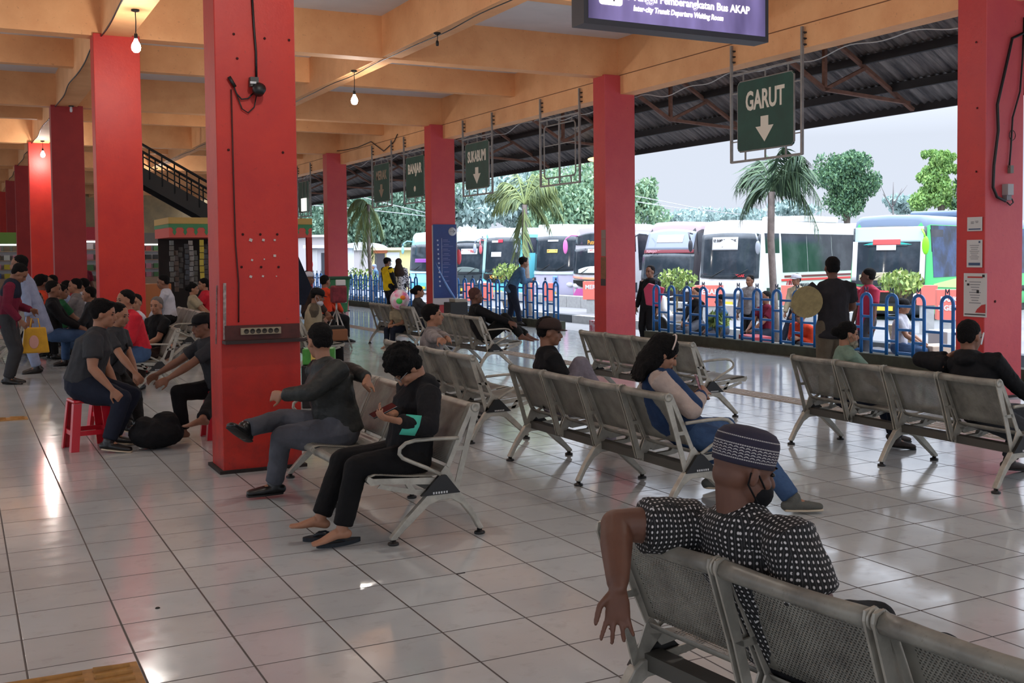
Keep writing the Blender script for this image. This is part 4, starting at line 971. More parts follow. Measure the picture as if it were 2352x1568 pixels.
# flip-flops
def sandal(nm, px, py, rz, label):
    t = thing('flip_flop', label, 'sandal', at(px, py, z=0), R(rz)); SM = M('dark_teal_rubber', (24, 32, 40), .7)
    b = MB(); pts = []
    for k in range(24):
        a = 2*pi*k/24; x = .135*cos(a); w = .045+.006*cos(a)-.008*cos(2*a); pts.append((x, w*sin(a), 0))
    b.prism(pts, (0, 0, .001), (0, 0, .022)); b.build('sole', SM, t)
    b = MB()
    for s in (1, -1): b.tube([(.075, 0, .024), (.04, .022*s, .04), (-.0, .038*s, .038), (-.03, .042*s, .02)], .007, n=6)
    b.build('strap', SM, t)
sandal('a', 750, 1238, 172, 'dark rubber flip-flop under the raised bare foot'); sandal('b', 778, 1250, 188, 'dark rubber flip-flop lying nearest, below the curly-haired man')
# 3 man in the dark jacket, legs crossed
L0 = (2.20, 7.34, 0)
PP('big man in a dark grey jacket seen from behind, legs crossed', L0, 172, pelvis=(-.04, 0, .47), s=.97, head=(733, 786), lean=12, side=-3, twist=22, hyaw=-65, hpitch=8, hair='short', skin='b', girth=1.25, shw=1.18, top=C_CHAR, sleeve='long', long_top=.04, bottom=C_GREYP, shoe=[SH_BLACK, SH_SOLE], vox=.009,
   wh={'R': at(845, 868, d=7.5), 'L': (1.85, 7.30, .72)}, elb={'R': (-1, -.5, .2), 'L': (-.3, 1, -.2)}, hdir={'R': (.3, .6, -.5)},
   wf={'L': at(630, 1112, z=.085), 'R': (1.62, 7.40, .50)}, toes={'R': (.35, .45, .35), 'L': (1, .1, 0)}, knee={'R': (1, -.9, .35), 'L': (1, .1, 1)})
# 4 girl in the varsity jacket
L0 = (4.15, 5.95, 0)
VB = mat_cloth('varsity_blue', (38, 62, 98), (30, 50, 82)); VC = mat_cloth('varsity_cream', (184, 166, 156))
def cream_sleeves(P):
    for q in 'LR':
        k, a, e, w = P['J'][q][:4]; sg = 1 if q == 'L' else -1; s_ = P['sh'][q]; b = MB()
        off = P['up']*.012-P['fwd']*.012
        b.capsule([s_-P['lat']*sg*.05+off, s_+P['lat']*sg*.012+off, (s_+e)/2+off, e+off*.6], [.066, .079, .074, .066], P['lat']); b.capsule([e, e*.3+w*.7], [.066, .054], P['lat'])
        remesh(b, 'cream_sleeve', VC, P['root'], .009, 3, .5, .012, .07)
def blue_stripe(P):
    for q in 'LR':
        k, a, e, w = P['J'][q][:4]; sg = 1 if q == 'L' else -1; s_ = P['sh'][q]; b = MB()
        o_ = P['fwd']*.052+P['lat']*sg*.010
        b.capsule([s_+P['up']*.02+o_, (s_+e)/2+o_, e*.9+s_*.1+o_], [.050, .048, .044], P['lat']); remesh(b, 'blue_stripe', VB, P['root'], .009, 2)
PG = PP('girl with bushy black hair in a blue and cream varsity jacket, looking at a phone', L0, -10, s=.97, head=(1497, 818), lean=-8, hump=-.9, twist=-10, hyaw=-10, hpitch=26, hair='long', skin='b', top=VB, sleeve='long', bottom=C_JEAN, shoe=[SH_GREY, SH_CREAM], vox=.008, long_top=.03,
   wh={'R': at(1612, 905, d=7.25), 'L': at(1590, 912, d=7.4)}, elb={'R': (-.2, -.9, -.7), 'L': (-.2, .6, -1)}, wf={'R': at(1822, 1148, z=.085), 'L': (4.5, 6.2, .085)}, toes={'R': (1, -.25, 0)}, knee={'R': (1, -.2, 1.2)}, extra=[cream_sleeves, blue_stripe])
t = thing('smartphone', 'phone in a pink patterned case held by the girl in the varsity jacket', 'phone', at(1605, 884, d=7.3), R(-30))
b = MB(); b.box((0, 0, 0), (.012, .075, .14), mat=Matrix.Rotation(R(-18), 3, 'Y')); b.build('case', M('pink_black_case', (208, 150, 160), .4, rgb2=(30, 24, 28), vscale=26), t)
b = MB(); b.box((.007, 0, 0), (.003, .068, .13), mat=Matrix.Rotation(R(-18), 3, 'Y')); b.build('screen', M('black_glass', (12, 13, 15), .15), t)
# headband of the girl
b = MB(); hp = PG['hp']; b.tube([hp(.02, .098*cos(a), .045+.105*sin(a)) for a in [pi*k/10 for k in range(11)]], .006, n=6); b.build('hair_band', M('pearly_band', (200, 180, 170), .4), PG['root'])
# 5 man in brown cap, knee raised
PP('man in a brown baseball cap and black shirt with one knee drawn up', (4.12, 7.70, 0), -14, s=.94, head=(1260, 765), hump=-.7, lean=-8, hyaw=-14, hpitch=4, hair='short', skin='a', girth=1.12, top=C_BLACK, bottom=M('striped_lilac_grey', (122, 116, 126), .9, var=.2, vscale=30), vox=.010,
   wf={'R': (4.40, 7.48, .46), 'L': (4.62, 7.75, .09)}, wh={'R': (4.30, 7.50, .56), 'L': (4.38, 7.8, .60)}, knee={'R': (.2, 0, 1)}, extra=cap(C_BROWN))
# 6 woman in green
PP('woman in a pale green top with her mask pulled to her chin', (6.48, 7.02, 0), -22, s=.88, head=(1946, 770), lean=8, hyaw=-6, hpitch=6, hair='bun', skin='b', top=C_GREEN, sleeve='short', bottom=C_NAVY, shoe=[M('brown_sport_shoe', (58, 48, 44), .7), SH_SOLE], vox=.010,
   wf={'L': (6.98, 7.0, .08), 'R': at(2058, 1010, z=.08)}, extra=mask(M('camo_mask', (148, 138, 118), .8, rgb2=(84, 86, 74), vscale=45), True))
# 7 person in black hoodie
L0 = (6.45, 5.55, 0)
PP('person in a black hooded jacket with an arm along the bench back', L0, -12, hump=-.7, s=.96, head=(2222, 778), lean=-8, side=0, twist=30, hyaw=15, hpitch=6, hair='short', skin='a', top=C_BLACK, sleeve='long', hood=True, girth=1.1, shw=1.1, bottom=C_DGREY, shoe=[M('brown_sport_shoe', (58, 48, 44), .7), SH_SOLE], vox=.010,
   wh={'L': (6.32, 5.80, .86)}, elb={'L': (-.5, 1, -.15)}, hdir={'L': (.6, -.6, .4)}, armw=1.15, wf={'L': at(2318, 1058, z=.09), 'R': (6.95, 5.0, .08)})
b = MB(); b.capsule([at(2254, 790, d=7.55), at(2259, 765, d=7.55)], [.006, .006], (1, 0, 0), 6); tag(b.build('hair_clip', M('silver_clip', (190, 190, 190), .3, .8)), 'silver clip in the hair of the person in the black hooded jacket', 'clip')
# 8 standing man in the dark waistcoat
L0 = (8.30, 9.21, 0)
PP('standing man in a dark waistcoat seen from behind, holding a fan', L0, 62, pose='stand', s=.95, head=(1910, 615), hyaw=4, hair='short', skin='c', top=mat_cloth('dark_charcoal_waistcoat', (40, 38, 42)), sleeve='short', long_top=.06, bottom=C_KHAKI, shoe=[SH_BLACK, SH_SOLE], vox=.011, girth=1.12, shw=1.1,
   hands={'L': (.16, .30, 1.0), 'R': (.30, -.10, 1.0)}, hdir={'L': (.2, .9, .3)}, elb={'L': (-.5, .9, -.5), 'R': (-.5, -.9, -.5)})
c = at(1852, 693, d=11.7); b = MB()
pts = [(.18*cos(a)*(1 if cos(a) > 0 else .9), 0, .17*sin(a)) for a in [2*pi*k/22 for k in range(22)]]
b.prism(pts, (0, 0, 0), (0, .006, 0)); q = b.build('cardboard_fan', M('worn_tan_card', (150, 134, 92), .8, var=.25, vscale=16)); q.location = c; q.rotation_euler = (R(8), R(20), R(-20)); tag(q, 'tan cardboard fan held by the standing man in the waistcoat', 'fan')
# 13 man in grey jacket leaning
PP('man in a light grey jacket resting his arms on the bench back', (4.15, 10.5, 0), -25, head=(990, 730), lean=34, hyaw=-4, hpitch=-8, hair='thick', skin='b', top=mat_cloth('heather_grey_jacket', (150, 144, 142), (110, 104, 104)), sleeve='long', bottom=C_BLACK, vox=.010, s=.97, girth=1.1,
   wh={'L': at(1030, 776, d=10.9), 'R': at(1015, 782, d=10.5)}, elb={'L': (-.2, 1, -.1), 'R': (-.5, -1, -.1)}, shoe=[SH_BLACK, SH_SOLE], extra=None)
# 14 person in black with raised knee, barefoot
PP('person in black with one knee raised, bare feet on the bench', (6.72, 14.8, 0), -12, hump=-.9, s=.97, head=(1088, 682), lean=-6, hyaw=-5, hair='short', skin='c', hair_mat=M('reddish_brown_cropped_hair', (74, 44, 38), .9), top=C_BLACK, sleeve='long', bottom=mat_cloth('black_loose_trousers', (22, 24, 24)), vox=.011,
   wf={'R': (7.12, 14.42, .46), 'L': (7.30, 14.6, .45)}, wh={'R': (7.05, 14.30, .60)}, knee={'R': (.2, 0, 1), 'L': (.4, .4, 1)})
# 15 grey woman + child + balloon
PP('woman in a grey top with a white hair band, seated beyond the far bench', (7.05, 18.25, 0), -10, hump=-.5, s=.95, head=(960, 672), lean=8, hyaw=-10, hair='bun', skin='b', top=C_DGREY, bottom=C_NAVY, shoe=SH_BLACK, vox=.014)
PP('child with a beige hood just showing above the far bench', (6.95, 18.9, 0), 200, s=.72, head=(905, 700), lean=10, hair='hijab', hair_mat=C_BEIGE, skin='b', top=C_BEIGE, bottom=C_NAVY, vox=.014, eyes=False)
c = at(918, 688, d=19.6); b = MB(); b.ell((0, 0, 0), (.17, .17, .18), None, 20, 14); q = b.build('balloon', M('clear_balloon_with_confetti', (232, 232, 238), .25, rgb2=(232, 120, 170), vscale=9)); q.location = c
tag(q, 'clear balloon with pink, green and orange blobs behind the far bench', 'balloon')
b = MB(); b.ell((-.06, -.15, -.02), (.06, .03, .05)); b.mi = 1; b.ell((.0, -.16, .04), (.05, .03, .04)); b.build('printed_blobs', [M('bright_green_film', (70, 200, 90), .4), M('bright_orange_film', (244, 130, 40), .4)], q)
# 16 vested man with cap
PP('man in a beige waistcoat, black cap and white chin mask', (4.52, 16.1, 0), -14, s=1.0, head=(728, 683), lean=22, hyaw=-8, hpitch=14, hair='short', skin='a', top=C_KHAKI, sleeve='long', bottom=C_BLACK, shoe=SH_BLACK, vox=.012,
   wh={'R': at(742, 737, d=16.5), 'L': at(748, 730, d=16.7)}, extra=[cap(C_BLACK), mask(C_WHITE, True), lambda P: remesh((lambda b: (b.capsule([P['pv']+P['up']*.02, P['mid'], P['ch'], P['ch']+P['up']*.06], [(.178, .140), (.172, .135), (.190, .138), (.14, .115)], P['lat']), b)[1])(MB()), 'waistcoat', C_BEIGE, P['root'], .013, 2)])
t = thing('tripod', 'small silver tripod with a red folded bag hung on it', 'tripod', (5.75, 18.9, 0))
for k in range(3):
    a = 2*pi*k/3+.4; b = MB(); b.tube([(0, 0, .72), (.34*cos(a), .34*sin(a), .01)], .012, n=6); b.build('leg', M('silver_tube', (186, 184, 180), .4, .6), t)
b = MB(); b.tube([(0, 0, .5), (0, 0, .95)], .016, n=8); b.build('column', M('silver_tube', (186, 184, 180), .4, .6), t)
b = MB(); b.box((0, 0, 0), (.26, .2, .3)); q = b.build('folded_bag', M('dull_red_fabric', (128, 44, 56), .8, var=.35, vscale=14)); q.location = (5.78, 18.86, .98); bevel(q, .04, 3); tag(q, 'dull red folded bag on top of the tripod', 'bag')
b = MB(); b.box((0, 0, 0), (.17, .05, .1)); q = b.build('paper_packet', WHT); q.location = (5.8, 18.8, 1.18); bevel(q, .01); tag(q, 'white packet lying on the dull red bag', 'packet')
t = thing('food_box', 'dark box of goods with a brown side, in front of the vested man', 'box', at(760, 768, d=15.5))
b = MB(); b.box((0, 0, 0), (.40, .3, .16)); bevel(b.build('tray', M('brown_plastic_tub', (120, 74, 40), .6), t), .02)
b = MB(); b.box((0, 0, .09), (.34, .26, .06)); bevel(b.build('contents', M('black_goods', (24, 26, 26), .8, bump=.8), t), .02)
t = thing('green_carton', 'bright green carton with a yellow label, behind the big man in the dark jacket', 'box', (3.42, 11.9, 0), R(-20))
b = MB(); b.box((0, 0, .55), (.34, .24, .17)); bevel(b.build('carton', M('bright_green_print', (76, 160, 66), .6, var=.35, vscale=9), t), .01)
b = MB(); b.box((-.02, -.122, .54), (.12, .004, .13)); b.build('yellow_label', M('yellow_print', (214, 190, 96), .6), t)
b = MB(); b.box((0, 0, .63), (.30, .22, .012)); b.build('lid', M('pale_green_lid', (120, 178, 120), .5), t)
b = MB(); b.box((0, 0, .23), (.36, .3, .46)); q = b.build('stand_crate', BLK, None); q.location = (3.42, 11.9, 0); q.rotation_euler = (0, 0, R(-20)); bevel(q, .01); tag(q, 'black crate under the bright green carton', 'crate')
# behind him
PP('person in an orange jacket, seated near the green bin', (6.05, 20.6, 0), 20, head=(747, 648), lean=12, hair='short', skin='a', top=C_ORANGE, sleeve='long', bottom=C_BLACK, shoe=SH_BLACK, vox=.014, s=1.0, pelvis=(0, 0, .55))
PP('person in a white cap half hidden by the big pillar', (5.49, 19.74, 0), -20, head=(708, 642), lean=8, hair='short', skin='a', top=C_BROWN, sleeve='long', bottom=C_BLACK, shoe=SH_BLACK, vox=.014, s=1.08, extra=cap(C_WHITE, False), pelvis=(0, 0, .60))
b = MB(); rows = [[], [], []]
p0, p1, p2, p3 = at(686, 590, d=18), at(716, 660, d=18), at(700, 700, d=18), at(680, 700, d=18)
b.prism([p0, p1, p2, p3], (0, 0, 0), (.02, .3, 0)); o = b.build('hanging_jacket', C_NAVY); tag(o, 'dark navy cloth slanting out from behind the big left pillar', 'cloth')
# 11 man in blue leaning on the fence
L0 = (11.27, 23.25, 0)
PP('man in a denim-blue shirt leaning on the blue fence', L0, -20, pose='stand', s=1.0, head=(1204, 603), lean=22, pelvis=(-.05, 0, .88), hyaw=8, hpitch=4, hair='thick', skin='a', top=C_DENIMS, sleeve='long', long_top=.05, bottom=C_NAVY, shoe=SH_BLACK, vox=.014,
   hands={'L': (.42, .10, 1.06), 'R': (.42, -.14, 1.06)}, elb={'L': (0, .5, -1), 'R': (0, -.5, -1)}, feet={'L': (-.12, .10, .075), 'R': (.14, -.10, .075)}, eyes=False)
# 12 couple
def black_sleeves(P):
    for q in 'LR':
        k, a, e, w = P['J'][q][:4]; b = MB(); b.capsule([P['sh'][q], (P['sh'][q]+e)/2, e, w*.9+e*.1], [.078, .076, .064, .05], P['lat']); remesh(b, 'black_sleeve', C_BLACK, P['root'], .014, 2)
PP('man in a yellow and black jacket and black cap, standing by the fence', (10.15, 28.6, 0), 15, pose='stand', s=1.03, head=(890, 603), hyaw=-5, hair='short', skin='a', top=C_YEL, sleeve='long', long_top=.05, bottom=C_BLACK, shoe=SH_BLACK, vox=.015, girth=1.12, extra=[cap(C_BLACK), mask(C_WHITE), black_sleeves])
PP('woman in a dark headscarf and black and white patterned tunic', (10.52, 28.76, 0), 75, pose='stand', s=1.0, head=(915, 604), hair='hijab', hair_mat=C_BROWN, skin='a', top=mat_speckle('mottled_white_black_print', (206, 204, 210), (48, 46, 56), 26, .52), sleeve='long', long_top=.30, bottom=C_BLACK, shoe=SH_BLACK, vox=.015, girth=1.1, eyes=False)
# 17 standing pair at the left edge
PP('standing man in a navy and maroon jacket looking down, left edge', (.54, 16.25, 0), -12, pose='stand', s=.97, head=(45, 628), lean=8, hpitch=38, hair='short', skin='a', top=C_MAROON, sleeve='long', long_top=.05, bottom=C_DGREY, shoe=[SH_BLACK, SH_SOLE], vox=.011,
   hands={'L': (.28, .14, .98), 'R': (.2, -.24, .86)}, extra=lambda P: remesh((lambda b: (b.capsule([P['mid']+P['up']*.14, P['ch'], P['ch']+P['up']*.085], [(.182, .132), (.184, .134), (.15, .11)], P['lat']), b)[1])(MB()), 'navy_yoke', C_NAVY, P['root'], .012, 2))
PP('man in a pale blue tunic standing behind the maroon jacket', (.95, 17.6, 0), 175, pose='stand', s=1.0, head=(42, 606), lean=16, hair='short', skin='a', top=C_LBLUE, sleeve='long', long_top=.28, bottom=C_LBLUE, shoe=SH_BLACK, vox=.014, eyes=False)
t = thing('carrier_bag', 'yellow carrier bag hanging beside the man in the pale blue tunic', 'bag', (.88, 16.5, .37))
b = MB(); b.prism([(-.17, -.04, 0), (.17, -.04, 0), (.13, -.04, .34), (-.13, -.04, .34)], (0, 0, 0), (0, .12, 0)); bevel(b.build('bag_body', M('yellow_plastic_bag', (216, 164, 28), .5, var=.15), t), .015)
b = MB(); b.ell((-.02, -.045, .15), (.06, .006, .09)); b.build('pink_print', M('pale_pink_print', (210, 160, 150), .6), t)
b = MB(); b.tube([(-.06, .02, .33), (-.04, .02, .46), (.04, .02, .46), (.06, .02, .33)], .008, n=6); b.build('handle', M('yellow_plastic_bag', (216, 164, 28), .5), t)
# 18 men on red stools
def stool(loc, rz, label):
    t = thing('plastic_stool', label, 'stool', loc, R(rz), 'red plastic stools'); SR = M('red_plastic', (196, 26, 44), .28)
    b = MB(); b.prism([(-.14, -.14, 0), (.14, -.14, 0), (.14, .14, 0), (-.14, .14, 0)], (0, 0, .40), (0, 0, .03)); bevel(b.build('seat', SR, t), .015)
    for sx in (-1, 1):
        for sy in (-1, 1):
            b = MB(); P = [(.085, .14), (.14, .14), (.14, .085)]; lo = []
            top = [(sx*.075, sy*.135, .40), (sx*.135, sy*.135, .40), (sx*.135, sy*.075, .40)]; bot = [(sx*.115, sy*.175, 0), (sx*.175, sy*.175, 0), (sx*.175, sy*.115, 0)]
            b.sheet([top, bot], smooth=False); o = b.build('leg', SR, t); solid(o, .012)
    b = MB()
    for a, c in (((-.15, -.15), (.15, -.15)), ((.15, -.15), (.15, .15)), ((.15, .15), (-.15, .15)), ((-.15, .15), (-.15, -.15))): b.bar((a[0], a[1], .15), (c[0], c[1], .15), .012, .04)
    b.build('brace_ring', SR, t)
stool((.94, 10.34, 0), 8, 'red plastic stool under the nearer man in the grey polo'); stool((1.26, 11.38, 0), 20, 'red plastic stool under the farther of the two seated men in grey')
PP('man in a dark grey polo shirt hunched forward on a red stool', (.91, 10.36, 0), -14, pelvis=(0, 0, .56), s=.98, head=(238, 722), lean=18, hump=.25, hyaw=-4, hpitch=6, hair='thick', skin='b', top=C_DGREY, bottom=C_NAVY, shoe=[SH_BLACK, SH_CREAM], vox=.009, girth=1.3, shw=1.14,
   wh={'R': at(258, 895, d=9.35), 'L': at(268, 890, d=9.7)}, wf={'R': at(250, 1015, z=.09), 'L': at(262, 1000, z=.09)}, elb={'R': (-.3, -.5, -1), 'L': (-.3, .5, -1)}, feet=None)
PP('second man in a grey shirt with a cross-body strap on a red stool', (1.26, 11.38, 0), -30, pelvis=(0, 0, .56), s=.98, head=(272, 730), lean=14, hump=.1, hyaw=-5, hpitch=10, hair='short', skin='b', top=C_DGREY, bottom=C_BLACK, shoe=[SH_BLACK, SH_CREAM], vox=.010, extra=shoulder_bag(C_BLACK),
   wh={'R': at(318, 868, d=10.3), 'L': at(318, 875, d=10.6)}, wf={'R': at(300, 985, z=.09), 'L': at(318, 975, z=.09)}, elb={'R': (-.2, -.6, -1), 'L': (-.2, .6, -1)})
# 19 on bench B9
PP('man in a bright red shirt on the left bench', (1.90, 14.3, 0), 188, lean=6, twist=10, hyaw=10, head=(286, 690), hair='short', skin='b', top=C_RED, sleeve='long', bottom=C_JEAN, shoe=SH_BLACK, vox=.011, girth=1.1, s=1.0)
PP('white-haired man in black beside the red shirt, facing the camera', (2.22, 14.85, 0), -150, head=(358, 706), lean=-6, hyaw=25, hair='grey', skin='b', top=C_BLACK, bottom=C_BROWN, shoe=SH_BLACK, vox=.011, s=.96)
PP('man whose face shows between the red shirt and the white-haired man', (2.0, 15.9, 0), -150, head=(312, 700), hyaw=30, lean=0, hair='short', skin='b', top=C_WHITE, bottom=C_BLACK, shoe=SH_BLACK, vox=.013)
# 20 capped man by the pillar
PP('man in a dark cap and grey vest gesturing, half behind the big pillar', (2.06, 10.35, 0), 188, pelvis=(0, 0, .50), s=.95, head=(466, 752), lean=14, hyaw=4, hpitch=4, hair='short', skin='a', top=C_DGREY, sleeve='short', bottom=C_BLACK, vox=.009, extra=cap(C_BLACK),
   wh={'L': at(368, 882, d=9.75), 'R': at(352, 865, d=10.1)}, hdir={'L': (.9, 0, -.4)}, elb={'L': (-.2, .5, -1), 'R': (-.2, -.5, -1)}, wf={'L': at(395, 1058, z=.08), 'R': (1.72, 10.3, .08)}, toes={'L': (1, .1, 0)}, knee={'L': (.8, .2, 1), 'R': (.5, -.1, 1)})
PP('person in black sitting low in front of the capped man', (2.02, 9.55, 0), 182, pelvis=(0, 0, .30), lean=10, hpitch=10, hair='none', skin='a', top=C_BLACK, sleeve='long', bottom=C_BLACK, vox=.011, s=.8, eyes=False, legs=True, shoe=SH_BLACK, wf={'L': (1.62, 9.5, .07), 'R': (1.7, 9.7, .07)}) if False else None
stool((2.08, 10.35, 0), 0, 'red plastic stool hidden under the capped man by the pillar')
b = MB(); b.ell((0, 0, .13), (.23, .17, .13), None, 18, 12); b.ell((.08, .03, .2), (.12, .13, .11), None, 12, 8); b.ell((-.1, -.02, .2), (.09, .1, .08), None, 12, 8); q = remesh(b, 'duffel_bag', C_BLACK, None, .012, 2, .5, .04, .09); q.location = (1.45, 10.0, 0); tag(q, 'bulky black bag on the floor between the men by the pillar', 'bag')
# 21 crowd at the back left
CR_ = [((1.42, 19.4), 10, C_TEAL, 'a', 'man in a green shirt reaching forward in the back left crowd', (140, 672)), ((1.22, 18.3), -10, C_BLACK, 'a', 'man in a black top and jeans in the back left crowd', (124, 662)), ((1.75, 20.6), 170, C_LGREY, 'b', 'man in light grey near the third pillar', (172, 655)),
       ((1.19, 20.6), 0, C_ORANGE, 'c', 'person in orange at the back of the left crowd', (97, 645)), ((1.5, 21.6), 180, C_LBLUE, 'b', 'person in pale blue in the left crowd', (152, 660)), ((1.80, 18.6), 175, C_DGREY, 'b', 'dark-haired man turned to the camera, right of the green shirt', (204, 678)),
       ((1.95, 22.4), 160, C_WHITE, 'b', 'person in white far back in the left crowd', (190, 655)), ((1.45, 23.4), 190, C_MAROON, 'a', 'person in maroon far back in the left crowd', (120, 645)), ((.95, 19.8), 15, C_KHAKI, 'c', 'person in khaki low behind the standing pair', (86, 690))]
for i, ((x, y), f, c, sk, lb, hd_) in enumerate(CR_):
    PP(lb, (x, y, 0), f, head=hd_, lean=10, hyaw=-20+15*(i % 4), hair='short' if i % 3 else 'thick', skin=sk, top=c, sleeve='long' if i % 2 else 'short', bottom=C_JEAN if i % 2 else C_BLACK, shoe=SH_BLACK, vox=.014, s=.98)
PP('person in maroon standing between the third and second left pillars', (2.42, 27.0, 0), -60, pose='stand', hair='short', skin='c', top=C_MAROON, bottom=C_BLACK, shoe=SH_BLACK, vox=.016, eyes=False)
# 22 people by the kiosk
PP('man in a white shirt seated with his back to the kiosk', (3.15, 19.9, 0), 165, head=(376, 650), lean=26, hpitch=10, hair='short', skin='a', top=C_WHITE, sleeve='long', bottom=C_BLACK, shoe=SH_BLACK, vox=.013, s=1.02, pelvis=(0, 0, .62))
PP('woman with dark hair seated by the kiosk counter', (3.72, 20.7, 0), -20, pelvis=(0, 0, .56), head=(444, 668), lean=6, hair='bun', skin='b', top=C_BEIGE, bottom=C_BLACK, shoe=SH_BLACK, vox=.013)
PP('woman in a red and white top beside the kiosk counter', (4.05, 21.3, 0), 180, head=(468, 655), lean=10, hair='bun', skin='b', top=C_RED, bottom=C_BLACK, shoe=SH_BLACK, vox=.013, pelvis=(0, 0, .56))
# ================================================================ HALL BACKGROUND
t = thing('kiosk', 'snack kiosk with a yellow, green and red fascia', 'kiosk', (0, 0, 0))
ky = 25.6; x0 = at(388, 520, y=ky).x; x1 = at(716, 520, y=ky).x; zt = at(388, 499, y=ky).z; zb = at(388, 545, y=ky).z; ky2 = 27.6
KY = M('kiosk_ochre', (196, 164, 92), .6); KG = M('kiosk_green', (66, 140, 92), .6); KR = M('kiosk_salmon_red', (216, 92, 82), .6); KB = M('kiosk_brown_side', (134, 110, 76), .7)
h = zt-zb
b = MB(); b.box(((x0+x1)/2, ky+1.0, (zt+zb)/2), (x1-x0, 2.0, h)); b.build('fascia', KR, t)
b = MB(); b.box(((x0+x1)/2, ky+1.0, zt-h*.16), (x1-x0+.02, 2.02, h*.33)); b.build('ochre_band', KY, t)
b = MB(); b.box(((x0+x1)/2, ky+1.0, zt-h*.41), (x1-x0+.02, 2.02, h*.19))
n = 14
for k in range(n):
    xx = x0+(k+.5)*(x1-x0)/n; w = (x1-x0)/n
    b.prism([(xx-w*.28, ky-.012, zt-h*.5), (xx-w*.1, ky-.012, zt-h*.62), (xx-w*.18, ky-.012, zt-h*.74), (xx, ky-.012, zt-h*.9), (xx+w*.18, ky-.012, zt-h*.74), (xx+w*.1, ky-.012, zt-h*.62), (xx+w*.28, ky-.012, zt-h*.5)], (0, 0, 0), (0, .02, 0))
b.build('green_scallops', KG, t)
b = MB(); b.box((x0+.95, ky+.05, zb/2), (.12, .12, zb)); b.build('red_post', M('kiosk_post_red', (170, 44, 38), .6), t)
b = MB(); b.box((x1-.06, ky+.05, zb/2), (.12, .12, zb)); b.build('red_post', M('kiosk_post_red', (170, 44, 38), .6), t)
b = MB(); b.box(((x0+x1)/2, ky+1.9, zb/2), (x1-x0-.1, .06, zb)); b.build('back_panel', M('dark_kiosk_back', (46, 42, 40), .8), t)
b = MB(); b.box((x0+1.9, ky+.2, .52), (1.7, .4, 1.04)); b.build('display_counter', M('glass_counter_grey', (104, 102, 100), .3), t)
b = MB()
for (a, c) in (((x0+1.05, 1.04), (x0+2.75, 1.04)), ((x0+1.05, .0), (x0+1.05, 1.04)), ((x0+2.75, 0), (x0+2.75, 1.04))): b.bar((a[0], ky-.01, a[1]), (c[0], ky-.01, c[1]), .03)
b.build('counter_frame', M('aluminium_frame', (190, 188, 180), .4, .5), t)
for z in (1.25, 1.6, 1.85):
    b = MB(); b.box((x0+1.9, ky+1.5, z), (1.7, .35, .03)); b.build('shelf', M('shelf_brown', (92, 60, 44), .7), t)
random.seed(11)
GC = [M('pack_%s' % n_, tuple(int(v*.72+22) for v in c), .5) for n_, c in (('yellow', (226, 200, 40)), ('red', (190, 50, 50)), ('white', (220, 220, 220)), ('blue', (60, 90, 150)), ('brown', (110, 80, 60)), ('green', (70, 130, 70)), ('pink', (210, 130, 150)), ('black', (40, 38, 40)))]
SC_ = [M('sachet_%d' % i, c, .35, .3) for i, c in enumerate(((92, 90, 84), (58, 54, 50), (128, 124, 120), (76, 60, 50), (44, 42, 44)))]
# snack strips hanging at the kiosk
strip0 = None
for k in range(9):
    x = x0+.04+.105*k; lb = 'bright yellow strip of snack sachets hanging at the kiosk' if k == 6 else ('string of silvery snack packets, number %d from the kiosk corner' % (k+1))
    lb = lb if k == 6 else ['leftmost', 'second', 'third', 'fourth', 'fifth', 'sixth', '', 'eighth', 'ninth'][k]+' string of mixed snack packets hanging at the kiosk'
    t2 = thing('snack_strip', lb, 'snacks', (x, ky-.05+.08*(k % 3), 0), 0, 'snack strips hung at the kiosk')
    for j in range(6 if k == 6 else 8):
        b = MB(); w = .09; hh = .13 if k == 6 else .10
        z = zb-.12-(0 if k == 6 else .12*((k*7) % 4)*.6)-j*(hh+.015); b.box((random.uniform(-.01, .01), random.uniform(-.02, .02), z), (w, .03, hh), rz=random.uniform(-.5, .5))
        b.build('packet', GC[0] if k == 6 else SC_[(k*3+j*5) % 5], t2)
# packs on kiosk shelves
for r, z in enumerate((1.265, 1.615)):
    for k in range(7):
        b = MB(); b.box((0, 0, .07), (.16, .12, .14 if r else .18)); q = b.build('snack_pack', GC[(k*3+r) % 8]); q.location = (x0+1.2+k*.22, ky+1.42, z+(.0 if r else .02))
        tag(q, ['lower', 'upper'][r]+' kiosk shelf: '+['first', 'second', 'third', 'fourth', 'fifth', 'sixth', 'seventh'][k]+' snack pack from the left', 'pack', 'snack packs on the kiosk shelves')
# orange/wood counter and white partition left of the kiosk
b = MB(); b.box((0, 0, .55), (.75, .5, 1.1)); q = b.build('wooden_counter', M('orange_brown_laminate', (168, 100, 52), .5)); q.location = at(343, 700, y=24.2)*V((1, 1, 0)) if False else (at(345, 650, y=24.4).x, 24.4, 0); tag(q, 'orange brown wooden counter left of the kiosk', 'counter')
b = MB(); b.box((0, 0, .55), (.35, .06, 1.0)); q = b.build('white_board', WHT); q.location = (at(372, 650, y=24.9).x, 24.9, -.05); tag(q, 'pale upright board between the counter and the kiosk', 'board')
